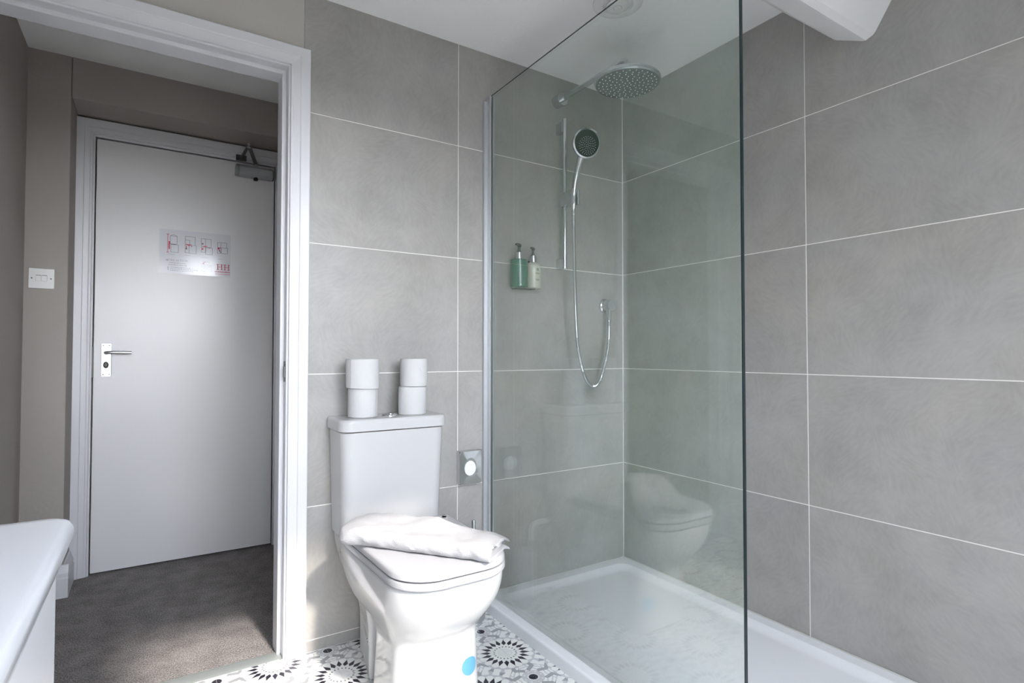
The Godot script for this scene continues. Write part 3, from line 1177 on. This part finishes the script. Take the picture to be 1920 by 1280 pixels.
func build_towel() -> void:
	var t := thing("towel", "folded white towel lying askew on the closed toilet lid", "towel", Vector3(-1.386, LID, 0.383))
	var u := Vector3(0.62, 0, 0.785).normalized()
	var nrm := Vector3(0.785, 0, -0.62).normalized()
	var big := noise(7.0, 2, 51)
	var fold := noise(16.0, 2, 52)
	# one folded sheet: cross-section is a C, open at the back
	var sheet := func(front: float, back_low: float, back_high: float, r: float, th: float, a0: float, a1: float, lift: float, sd: float) -> ArrayMesh:
		var m := Mb.new()
		var mid := []
		for k in 9: mid.append(Vector2(lerpf(back_low, front + r, k / 9.0), -r))
		for k in 9: mid.append(Vector2(front + r, 0) + Vector2(0, -r).rotated(-PI * k / 8.0))
		for k in range(1, 13): mid.append(Vector2(lerpf(front + r, back_high, k / 12.0), r))
		var n := mid.size()
		var outer := []
		var inner := []
		for k in n:
			var tg: Vector2 = (mid[mini(k + 1, n - 1)] - mid[maxi(k - 1, 0)]).normalized()
			var nn := Vector2(-tg.y, tg.x)
			var w := th / 2 * (0.75 if k == 0 or k == n - 1 else 1.0)
			outer.append(mid[k] - nn * w)
			inner.append(mid[k] + nn * w)
		inner.reverse()
		var loop := outer + inner
		var rings := []
		var na := 64
		for i in na + 1:
			var f := float(i) / na
			var a := lerpf(a0, a1, f)
			# the left end is turned in and rounded, the right end is cut square
			var close := sqrt(maxf(0.0, 1.0 - pow(clampf(1.0 - f * 9.0, 0.0, 1.0), 2.0)))
			var ring := PackedVector3Array()
			for q in loop:
				var c: float = q.x
				var y: float = q.y + lift
				var b: float = clampf(c / 0.17, 0.0, 1.0)
				y = 0.0235 + (y - 0.0235) * lerpf(0.45, 1.0, close)
				c = 0.075 + (c - 0.075) * lerpf(0.30, 1.0, close)
				var top := clampf(y / 0.045, 0.0, 1.2)
				y += top * (big.get_noise_2d(a + sd, c * 1.5) * 0.007 + fold.get_noise_2d(a * 0.7 + sd, c * 2.0) * 0.0025)
				y += top * 0.010 * exp(-pow((a - 0.14) / 0.05, 2) - pow((c - 0.15) / 0.05, 2))
				y -= top * 0.017 * smoothstep(0.14, 0.34, a) * b
				y += top * 0.006 * smoothstep(0.10, -0.02, a)
				y += clampf(0.012 - y, 0.0, 0.02) * 0.0
				c += fold.get_noise_2d(a * 1.2 + 9.0 + sd, y * 3.0) * 0.005
				var aa := a + fold.get_noise_2d(c * 2.0 + sd, y * 20.0) * 0.006 * smoothstep(0.7, 1.0, f)
				var p := u * aa + nrm * c
				# it hangs a little where it passes the edge of the lid
				var wx := p.x - 1.386 - TX
				var wz := p.z + 0.383
				var hwid := 0.187 - 0.035 * clampf((wz - 0.19) / 0.48, 0.0, 1.0)
				var over := maxf(absf(wx) - hwid - 0.002, 0.0)
				y -= over * over * (7.0 if wx > 0 else 2.5) + over * (0.25 if wx > 0 else 0.1)
				p.y = maxf(y, 0.001) if over == 0.0 else y
				ring.append(p)
			rings.append(ring)
		m.loft(rings, false, false)
		for e in [0, na]:
			var g: PackedVector3Array = rings[e]
			var s := g.size()
			for k in n - 1:
				if e == 0: m.quad(g[k], g[s - 1 - k], g[s - 2 - k], g[k + 1])
				else: m.quad(g[k + 1], g[s - 2 - k], g[s - 1 - k], g[k])
		return m.mesh(60.0)
	part("outer_fold", sheet.call(0.0, 0.160, 0.164, 0.0175, 0.011, -0.112, 0.385, 0.0235, 0.0), M.towel, t)
	part("inner_fold", sheet.call(0.014, 0.158, 0.150, 0.0055, 0.0095, -0.09, 0.372, 0.0235, 3.0), M.towel, t)


func roll_mesh(r: float, h: float) -> ArrayMesh:
	var m := Mb.new()
	m.lathe([Vector2(0.0215, 0.002), Vector2(0.0215, h - 0.002), Vector2(0.026, h), Vector2(r - 0.006, h + 0.0005), Vector2(r - 0.0015, h - 0.001), Vector2(r, h - 0.005), Vector2(r + 0.0006, h * 0.5), Vector2(r, 0.005), Vector2(r - 0.0015, 0.001), Vector2(r - 0.006, 0.0), Vector2(0.026, 0.0)], 48, true)
	return m.mesh(50.0)


func build_rolls() -> void:
	var spots := [
		[Vector3(-1.305, 0.7957, 0.100), 0.0485, 0.098, "white toilet roll standing on cistern left end, lower of two", 0.2, 0.8],
		[Vector3(-1.306, 0.8942, 0.100), 0.0545, 0.099, "wider white toilet roll topping the left stack on cistern", -2.0, 2.6],
		[Vector3(-1.124, 0.7957, 0.098), 0.0490, 0.098, "white toilet roll beside flush button, lower of right stack", 2.4, 3.1],
		[Vector3(-1.119, 0.8942, 0.098), 0.0480, 0.099, "white toilet roll with sheet end folded to a point, topping right stack", 0.6, 2.0]]
	for i in 4:
		var s: Array = spots[i]
		var t := thing("toilet_roll", s[3], "toilet roll", s[0], "toilet rolls on the cistern")
		part("paper", roll_mesh(s[1], s[2]), M.paper, t)
		var m := Mb.new()
		m.lathe([Vector2(0.0205, 0.001), Vector2(0.0205, s[2] - 0.001), Vector2(0.0214, s[2] - 0.001), Vector2(0.0214, 0.001)], 28, true)
		part("cardboard_core", m.mesh(50.0), M.card, t)
		# loose end of the last sheet, standing a little off the roll
		m = Mb.new()
		var rings := []
		for k in 15:
			var f := k / 14.0
			var a: float = lerpf(s[4], s[5], f)
			var r: float = s[1] + 0.0008 + 0.0018 * f * f
			var lo := 0.001
			var hi: float = s[2] - 0.002
			if i == 3: lo = hi - (hi - lo) * (1.0 - 0.97 * f)
			if i == 1: lo -= 0.003 * sin(f * PI)
			var ring := PackedVector3Array()
			for q in [[r - 0.0006, lo], [r + 0.0002, lo], [r + 0.0002, hi], [r - 0.0006, hi]]:
				ring.append(Vector3(cos(a) * q[0], q[1], sin(a) * q[0]))
			rings.append(ring)
		m.loft(rings)
		part("loose_sheet", m.mesh(50.0), M.paper, t)


func build_shower_tray() -> void:
	var t := thing("shower_tray", "low white rectangular shower tray along the tiled walls", "shower tray")
	var m := Mb.new()
	var rings := []
	# [y, x0, x1, z0, z1, r]
	for l in [[0.0, -0.797, -0.001, 0.001, 1.60, 0.012], [0.034, -0.797, -0.001, 0.001, 1.60, 0.012], [0.039, -0.7955, -0.001, 0.001, 1.598, 0.012], [0.0415, -0.792, -0.001, 0.001, 1.595, 0.012], [0.042, -0.786, -0.002, 0.002, 1.59, 0.012],
			[0.0415, -0.738, -0.047, 0.047, 1.545, 0.05], [0.040, -0.733, -0.052, 0.052, 1.54, 0.048], [0.0335, -0.722, -0.063, 0.064, 1.528, 0.044], [0.0265, -0.708, -0.078, 0.080, 1.512, 0.04], [0.0235, -0.690, -0.096, 0.098, 1.495, 0.035], [0.0215, -0.5, -0.3, 0.3, 1.25, 0.02]]:
		var o := Mb.rounded([Vector2(l[1], l[3]), Vector2(l[2], l[3]), Vector2(l[2], l[4]), Vector2(l[1], l[4])], [l[5]], 6)
		var ring := PackedVector3Array()
		for p in o: ring.append(Vector3(p.x, l[0], p.y))
		rings.append(ring)
	m.loft(rings)
	part("tray", m.mesh(50.0), M.acrylic, t)
	m = Mb.new()
	m.tube([Vector3(-0.735, 0.0425, 0.0035), Vector3(-0.004, 0.0425, 0.0035)], 0.003, 8)
	m.tube([Vector3(-0.0035, 0.0425, 0.004), Vector3(-0.0035, 0.0425, 1.59)], 0.003, 8)
	part("sealant", m.mesh(), M.sealant, t)
	m = Mb.new()
	m.xf = Transform3D(Basis.IDENTITY, Vector3(-0.40, 0.0213, 1.36))
	m.lathe([Vector2(0.055, 0), Vector2(0.055, 0.003), Vector2(0.05, 0.006), Vector2(0.01, 0.0075)], 32)
	part("waste_cover", m.mesh(), M.chrome, t)


func build_screen() -> void:
	var t := thing("shower_screen", "tall frameless clear glass shower screen between toilet and tray", "shower screen", Vector3(-0.755, 0.0432, 0.0))
	var m := Mb.new()
	m.hard(Vector3(-0.004, 0.0, 0.012), Vector3(0.004, 2.018, 1.1755))
	part("pane", m.mesh(), M.glass, t)
	m = Mb.new()
	m.hard(Vector3(-0.0042, 0.0, 1.1755), Vector3(0.0042, 2.021, 1.1785))
	part("edge", m.mesh(), M.edge, t, "polished dark green glass edge")
	m = Mb.new()
	m.hard(Vector3(-0.0042, 2.0182, 0.012), Vector3(-0.0012, 2.0205, 1.1755))
	part("edge", m.mesh(), M.edge, t, "polished dark green glass edge")
	m = Mb.new()
	m.box(Vector3(-0.026, 0.0, 0.0003), Vector3(-0.0065, 2.000, 0.014), 0.001)
	m.box(Vector3(-0.0105, 0.0, 0.0003), Vector3(-0.0045, 2.019, 0.034), 0.001)
	m.box(Vector3(0.0045, 0.0, 0.0003), Vector3(0.0105, 2.019, 0.034), 0.001)
	part("wall_profile", m.mesh(), M.alu, t, "satin aluminium wall channel")


func build_shower() -> void:
	# overhead shower
	var hx := -0.400
	var t := thing("overhead_shower", "large round chrome rain shower head on wall arm", "shower head", Vector3(hx, 2.135, 0.0))
	var m := Mb.new()
	m.xf = Transform3D(Basis(Vector3.RIGHT, PI / 2), Vector3(0, 0, 0.0003))
	m.lathe([Vector2(0.0285, 0), Vector2(0.0285, 0.044), Vector2(0.0275, 0.046)], 32)
	part("wall_flange", m.mesh(), M.chrome, t)
	m = Mb.new()
	m.tube([Vector3(0, 0, 0.04), Vector3(0, 0, 0.39), Vector3(0, 0, 0.418), Vector3(0, -0.004, 0.434), Vector3(0, -0.016, 0.442), Vector3(0, -0.04, 0.443)], 0.0115, 16)
	part("arm", m.mesh(), M.chrome, t)
	m = Mb.new()
	m.xf = Transform3D(Basis(Vector3(0, 0, 1), 0.0), Vector3(0.0, -0.1, 0.443))
	m.lathe([Vector2(0.119, 0.003), Vector2(0.1235, 0.006), Vector2(0.125, 0.012), Vector2(0.124, 0.018), Vector2(0.118, 0.023), Vector2(0.09, 0.030), Vector2(0.05, 0.036), Vector2(0.026, 0.040), Vector2(0.02, 0.05), Vector2(0.018, 0.066), Vector2(0.014, 0.07)], 56)
	var head := part("head", m.mesh(30.0), M.chrome, t)
	m = Mb.new()
	m.xf = Transform3D(Basis.IDENTITY, Vector3(0.0, -0.1, 0.443))
	m.lathe([Vector2(0.1185, 0.0015), Vector2(0.1195, 0.004), Vector2(0.1195, 0.008)], 56)
	part("spray_plate", m.mesh(30.0), M.face, head)
	m = Mb.new()
	m.lathe([Vector2(0.0018, 0.0), Vector2(0.0024, 0.003)], 8)
	var spots := []
	for q in [[5, 0.014], [9, 0.030], [13, 0.046], [17, 0.062], [21, 0.078], [25, 0.093], [29, 0.108]]:
		for k in q[0]:
			var a: float = TAU * k / q[0] + q[1] * 31.0
			spots.append(Transform3D(Basis.IDENTITY, Vector3(cos(a) * q[1], -0.1008, 0.443 + sin(a) * q[1])))
	many("nozzles", m.mesh(), spots, head)
	# riser rail
	t = thing("riser_rail", "vertical chrome shower rail with slider on tiled wall", "shower rail", Vector3(-0.396, 0.0, 0.0))
	m = Mb.new()
	m.tube([Vector3(0, 1.383, 0.052), Vector3(0, 2.043, 0.052)], 0.0105, 18)
	part("bar", m.mesh(), M.chrome, t)
	for y in [1.408, 2.010]:
		m = Mb.new()
		m.box(Vector3(-0.0095, y - 0.024, 0.0003), Vector3(0.0095, y + 0.024, 0.047), 0.0015)
		part("bracket", m.mesh(), M.chrome, t)
	m = Mb.new()
	m.box(Vector3(-0.019, 1.652, 0.034), Vector3(0.019, 1.712, 0.098), 0.004, 2)
	var sl := part("slider", m.mesh(), M.chrome, t)
	for s in [-1, 1]:
		m = Mb.new()
		m.box(Vector3(s * 0.0165 - 0.004, 1.650, 0.097), Vector3(s * 0.0165 + 0.004, 1.714, 0.130), 0.002)
		part("fork", m.mesh(), M.chrome, sl)
	# hand shower
	var at := Vector3(-0.396, 1.69, 0.113)
	t = thing("hand_shower", "chrome hand shower with black spray face held in the rail slider", "shower head", at)
	var face := Vector3(-0.30, -0.22, 0.93).normalized()
	var c := Vector3(0.010, 0.205, 0.075)
	var zz := face
	var xx := Vector3.UP.cross(zz).normalized()
	var bs := Basis(xx, zz, xx.cross(zz))
	m = Mb.new()
	m.xf = Transform3D(bs, c)
	m.lathe([Vector2(0.030, -0.030), Vector2(0.050, -0.024), Vector2(0.061, -0.010), Vector2(0.0635, 0.0), Vector2(0.062, 0.006), Vector2(0.056, 0.0085), Vector2(0.0535, 0.006), Vector2(0.052, 0.003)], 44)
	var hd := part("head", m.mesh(30.0), M.chrome, t)
	m = Mb.new()
	m.xf = Transform3D(bs, c)
	m.lathe([Vector2(0.0535, 0.003), Vector2(0.052, 0.0055), Vector2(0.04, 0.0075)], 44)
	part("spray_face", m.mesh(30.0), M.matt_black, hd, "glossy black spray face")
	m = Mb.new()
	m.lathe([Vector2(0.0016, 0.0), Vector2(0.0012, 0.0022)], 6)
	spots = []
	for q in [[5, 0.006], [9, 0.014], [14, 0.022], [18, 0.029], [22, 0.036]]:
		for k in q[0]:
			var a: float = TAU * (k + 0.5 * (q[0] % 3)) / q[0]
			spots.append(Transform3D(bs, c + bs * Vector3(cos(a) * q[1] + 0.002, 0.0072, sin(a) * q[1] + 0.010)))
	many("nozzles", m.mesh(), spots, hd)
	m = Mb.new()
	var path := curve([Vector3(0, -0.045, 0), Vector3(0, 0.0, 0.001), Vector3(0.001, 0.05, 0.008), Vector3(0.004, 0.09, 0.018), Vector3(0.007, 0.128, 0.032), Vector3(0.009, 0.16, 0.044), c - face * 0.018 + Vector3(0, -0.02, 0)], 0.008)
	var rad := []
	for k in path.size():
		rad.append(lerpf(0.0105, 0.0185, smoothstep(0.15, 1.0, float(k) / path.size())))
	m.tube(path, rad, 18)
	part("handle", m.mesh(), M.chrome, t)
	# hose: from under the slider in a loop to the wall elbow
	t = thing("shower_hose", "ribbed chrome shower hose hanging in a loop below the rail", "shower hose", at)
	path = curve([Vector3(-0.396, 1.660, 0.113), Vector3(-0.396, 1.60, 0.113), Vector3(-0.392, 1.43, 0.112), Vector3(-0.384, 1.25, 0.108), Vector3(-0.366, 1.06, 0.100), Vector3(-0.332, 0.945, 0.092), Vector3(-0.297, 0.886, 0.087), Vector3(-0.257, 0.866, 0.081), Vector3(-0.216, 0.890, 0.076), Vector3(-0.172, 0.985, 0.068), Vector3(-0.150, 1.067, 0.062), Vector3(-0.138, 1.165, 0.052)], 0.0022)
	rad = []
	for k in path.size(): rad.append(0.0078 if k % 2 else 0.0068)
	for k in path.size(): path[k] -= at
	m = Mb.new()
	m.tube(path, rad, 10)
	part("hose", m.mesh(70.0), M.chrome, t)
	m = Mb.new()
	m.tube([Vector3(0, -0.03, 0), Vector3(0, -0.044, 0), Vector3(0, -0.062, 0)], [0.0115, 0.0115, 0.0085], 14)
	part("end_nut", m.mesh(), M.chrome, t)
	t = thing("wall_elbow", "round chrome hose outlet elbow on tiled wall", "wall outlet", Vector3(-0.120, 1.236, 0.0))
	m = Mb.new()
	m.xf = Transform3D(Basis(Vector3.RIGHT, PI / 2), Vector3(0, 0, 0.0003))
	m.lathe([Vector2(0.033, 0), Vector2(0.033, 0.006), Vector2(0.030, 0.010), Vector2(0.026, 0.012), Vector2(0.026, 0.050), Vector2(0.0245, 0.053)], 36)
	part("body", m.mesh(30.0), M.chrome, t)
	m = Mb.new()
	m.tube([Vector3(-0.005, -0.005, 0.036), Vector3(-0.011, -0.045, 0.046), Vector3(-0.0175, -0.074, 0.0525)], [0.014, 0.0125, 0.0095], 16)
	part("spout", m.mesh(), M.chrome, t)


func many(called: String, mesh: Mesh, spots: Array, parent: Node3D) -> void:
	var mm := MultiMesh.new()
	mm.transform_format = MultiMesh.TRANSFORM_3D
	mm.mesh = mesh
	mm.instance_count = spots.size()
	for k in spots.size(): mm.set_instance_transform(k, spots[k])
	var o := MultiMeshInstance3D.new()
	o.name = called
	o.multimesh = mm
	o.material_override = M.nozzle
	parent.add_child(o, true)
	o.set_meta("kind", "stuff")


func build_bottles() -> void:
	var h := thing("bottle_holder", "slim metal wall holder gripping the two pump bottles", "bottle holder", Vector3(-0.590, 1.285, 0.0))
	var m := Mb.new()
	m.box(Vector3(-0.046, -0.0025, 0.0003), Vector3(0.042, 0.0, 0.046), 0.0008)
	m.box(Vector3(-0.012, -0.003, 0.0003), Vector3(0.016, 0.118, 0.0022), 0.0006)
	part("shelf", m.mesh(), M.dark_metal, h)
	m = Mb.new()
	m.box(Vector3(-0.044, 0.1185, 0.0004), Vector3(0.040, 0.1205, 0.022), 0.0006)
	part("clip", m.mesh(), M.dark_metal, h)
	for i in 2:
		var x: float = [-0.627, -0.556][i]
		var r: float = [0.0365, 0.0330][i]
		var tall: float = [0.118, 0.110][i]
		var t := thing("pump_bottle", ["green translucent pump bottle on shower wall, left of pair", "cream pump bottle with printed label, right of pair on shower wall"][i], "bottle", Vector3(x, 1.2855, 0.039), "pump bottles on the shower wall")
		m = Mb.new()
		m.lathe([Vector2(r - 0.004, 0.0), Vector2(r - 0.001, 0.002), Vector2(r, 0.006), Vector2(r, tall - 0.022 if i else tall - 0.006), Vector2(r - 0.003 if i else r - 0.001, tall - 0.011 if i else tall - 0.002), Vector2(r - 0.010 if i else r - 0.005, tall - 0.003), Vector2(0.014, tall), Vector2(0.0125, tall + 0.004)], 36)
		part("bottle_body", m.mesh(40.0), [M.green, M.cream][i], t)
		m = Mb.new()
		m.lathe([Vector2(0.0135, tall + 0.002), Vector2(0.0140, tall + 0.004), Vector2(0.0140, tall + 0.028), Vector2(0.0130, tall + 0.030)], 24)
		part("collar", m.mesh(), M.satin, t)
		m = Mb.new()
		m.lathe([Vector2(0.010, tall + 0.030), Vector2(0.010, tall + 0.033), Vector2(0.0055, tall + 0.036), Vector2(0.0055, tall + 0.054)], 16)
		var d := Vector3(-0.80, 0, 0.6) if i == 0 else Vector3(-0.75, 0, 0.66)
		var top := Vector3(0, tall + 0.060, 0)
		m.tube([top - d * 0.009, top - d * 0.0088, top + d * 0.006, top + d * 0.016, top + d * 0.034 + Vector3(0, -0.002, 0), top + d * 0.038 + Vector3(0, -0.004, 0)], [0.006, 0.0075, 0.0075, 0.0052, 0.0042, 0.0036], 12)
		part("pump_head", m.mesh(), M.black, t)
		# small print on the label side
		if i == 1:
			for q in [[0.080, 0.010, 0.0042], [0.0745, 0.012, 0.002], [0.063, 0.022, 0.0018], [0.060, 0.018, 0.0014], [0.038, 0.018, 0.0014], [0.035, 0.020, 0.0014], [0.032, 0.014, 0.0014]]:
				m = Mb.new()
				var rings := []
				for k in 7:
					var a: float = 1.55 + (k / 6.0 - 0.5) * q[1] / r
					var ring := PackedVector3Array()
					for e in [[r - 0.0003, -1], [r + 0.0003, -1], [r + 0.0003, 1], [r - 0.0003, 1]]:
						ring.append(Vector3(cos(a) * e[0], q[0] + e[1] * q[2] / 2, sin(a) * e[0]))
					rings.append(ring)
				m.loft(rings)
				part("label_print", m.mesh(), M.print, t)


func build_small_things() -> void:
	# sanitary bag dispenser
	var t := thing("bag_dispenser", "square chrome sanitary bag dispenser on tiled wall beside cistern", "dispenser", Vector3(-0.848, 0.563, 0.0))
	var m := Mb.new()
	m.box(Vector3(-0.049, -0.066, 0.0003), Vector3(0.049, 0.066, 0.026), 0.0015)
	part("case", m.mesh(), M.chrome, t)
	m = Mb.new()
	var rings := []
	for l in [[0.0255, 0.0, 0.0], [0.030, 0.0, 0.001], [0.031, 0.0, 0.0022], [0.0275, 1.0, 0.0], [0.0225, 1.0, 0.002], [0.0225, 1.0, 0.01]]:
		var ring := PackedVector3Array()
		for k in 48:
			var a := TAU * (k + 0.5) / 48
			var d := Vector2(cos(a), sin(a))
			var s := 1.0 / maxf(absf(d.x) / (0.049 - l[2]), absf(d.y) / (0.066 - l[2]))
			var p := d * s
			if l[1] > 0.0: p = Vector2(cos(a) * (0.0275 - l[2]), sin(a) * (0.037 - l[2]))
			ring.append(Vector3(p.x, p.y, l[0]))
		rings.append(ring)
	m.loft(rings)
	part("front_plate", m.mesh(20.0), M.chrome, t)
	m = Mb.new()
	m.xf = Transform3D(Basis(Vector3.RIGHT, PI / 2), Vector3(-0.001, -0.004, 0.022))
	m.lathe([Vector2(0.0255, 0), Vector2(0.0262, 0.003), Vector2(0.024, 0.007), Vector2(0.014, 0.0085)], 28, false, 1.0, 1.15)
	part("bag_pack", m.mesh(), mat(c8(235, 236, 240), 0.6), t, "white folded bags in the oval slot")
	# toilet brush
	t = thing("toilet_brush", "slim chrome toilet brush handle standing behind the toilet bowl", "toilet brush", Vector3(-0.866, 0.0, 0.085))
	m = Mb.new()
	m.lathe([Vector2(0.044, 0.0), Vector2(0.046, 0.003), Vector2(0.046, 0.215), Vector2(0.044, 0.220), Vector2(0.012, 0.222)], 32)
	part("holder", m.mesh(), M.satin, t)
	m = Mb.new()
	m.tube([Vector3(0, 0.215, 0), Vector3(0, 0.370, 0), Vector3(0, 0.373, 0)], [0.0078, 0.0078, 0.006], 16)
	part("handle", m.mesh(), M.chrome, t)
	# supply pipe
	t = thing("supply_pipe", "white plastic supply pipe bending behind the toilet, seen reflected in the glass", "pipe", Vector3(-0.945, 0.0, 0.05))
	m = Mb.new()
	m.tube([Vector3(0, 0.0, 0), Vector3(0, 0.20, 0)], 0.011, 14)
	m.tube(curve([Vector3(0, 0.23, 0), Vector3(0, 0.275, 0), Vector3(-0.008, 0.296, 0), Vector3(-0.028, 0.304, 0), Vector3(-0.078, 0.304, 0)], 0.006), 0.011, 14)
	part("pipe", m.mesh(), M.plastic, t)
	m = Mb.new()
	m.tube([Vector3(0, 0.19, 0), Vector3(0, 0.193, 0), Vector3(0, 0.235, 0), Vector3(0, 0.238, 0)], [0.012, 0.0155, 0.0155, 0.012], 12)
	part("coupling", m.mesh(), M.sealant, t)
	# extractor valve in the ceiling
	t = thing("ceiling_vent", "round white extractor vent in the ceiling above the shower", "vent", Vector3(-0.540, 2.25, 0.540))
	m = Mb.new()
	m.lathe([Vector2(0.0875, 0.0), Vector2(0.087, -0.003), Vector2(0.080, -0.007), Vector2(0.066, -0.010), Vector2(0.054, -0.009), Vector2(0.050, -0.003), Vector2(0.048, 0.0)], 48, true)
	part("rim", m.mesh(30.0), M.plastic, t)
	m = Mb.new()
	m.lathe([Vector2(0.030, 0.0), Vector2(0.038, -0.008), Vector2(0.0405, -0.012), Vector2(0.038, -0.015), Vector2(0.016, -0.018), Vector2(0.0155, -0.015), Vector2(0.0145, -0.015), Vector2(0.014, -0.019), Vector2(0.006, -0.0195)], 40)
	part("valve_disc", m.mesh(30.0), M.plastic, t)


func build_vanity() -> void:
	var t := thing("vanity_unit", "white vanity unit with moulded basin top at left of doorway", "vanity unit", Vector3(-2.46, 0.0, 1.265))
	var m := Mb.new()
	# x from the wall, z from the end facing the door
	var o := Mb.rounded([Vector2(0.001, 0.0), Vector2(0.4945, 0.0), Vector2(0.4945, 0.60), Vector2(0.001, 0.60)], [0.03, 0.026, 0.026, 0.03], 8)
	var inner := func(g: float, y: float) -> PackedVector3Array:
		var oo := Mb.rounded([Vector2(0.09 + g, 0.13 + g), Vector2(0.375 - g, 0.13 + g), Vector2(0.375 - g, 0.50 - g), Vector2(0.09 + g, 0.50 - g)], [0.05], 8)
		var rr := PackedVector3Array()
		for p in oo: rr.append(Vector3(p.x, y, p.y))
		return rr
	var rings := []
	for l in [[0.8145, 0.011], [0.816, 0.008], [0.819, 0.0065], [0.838, 0.0005], [0.8445, 0.0015], [0.8485, 0.0045], [0.850, 0.009], [0.850, 0.018]]:
		var rr := PackedVector3Array()
		for p in Mb.inset(o, l[1]): rr.append(Vector3(p.x, l[0], p.y))
		rings.append(rr)
	rings.append(inner.call(0.0, 0.850))
	rings.append(inner.call(0.006, 0.846))
	rings.append(inner.call(0.014, 0.82))
	rings.append(inner.call(0.05, 0.76))
	rings.append(inner.call(0.12, 0.745))
	m.loft(rings)
	part("basin", m.mesh(45.0), M.basin, t)
	m = Mb.new()
	m.box(Vector3(0.002, 0.06, 0.066), Vector3(0.4665, 0.8147, 0.560), 0.0015)
	part("cabinet", m.mesh(), M.acrylic, t)
	m = Mb.new()
	m.box(Vector3(0.467, 0.07, 0.064), Vector3(0.485, 0.8135, 0.312), 0.002)
	var d := part("door", m.mesh(), M.acrylic, t)
	m = Mb.new()
	m.tube([Vector3(0.4845, 0.68, 0.295), Vector3(0.503, 0.68, 0.295), Vector3(0.503, 0.56, 0.295), Vector3(0.4845, 0.56, 0.295)], 0.004, 10)
	part("handle", m.mesh(), M.chrome, d)
	m = Mb.new()
	m.box(Vector3(0.467, 0.07, 0.315), Vector3(0.485, 0.8135, 0.560), 0.002)
	part("door", m.mesh(), M.acrylic, t)
	m = Mb.new()
	m.box(Vector3(0.002, 0.0, 0.07), Vector3(0.43, 0.06, 0.555), 0.001)
	part("plinth", m.mesh(), M.acrylic, t)
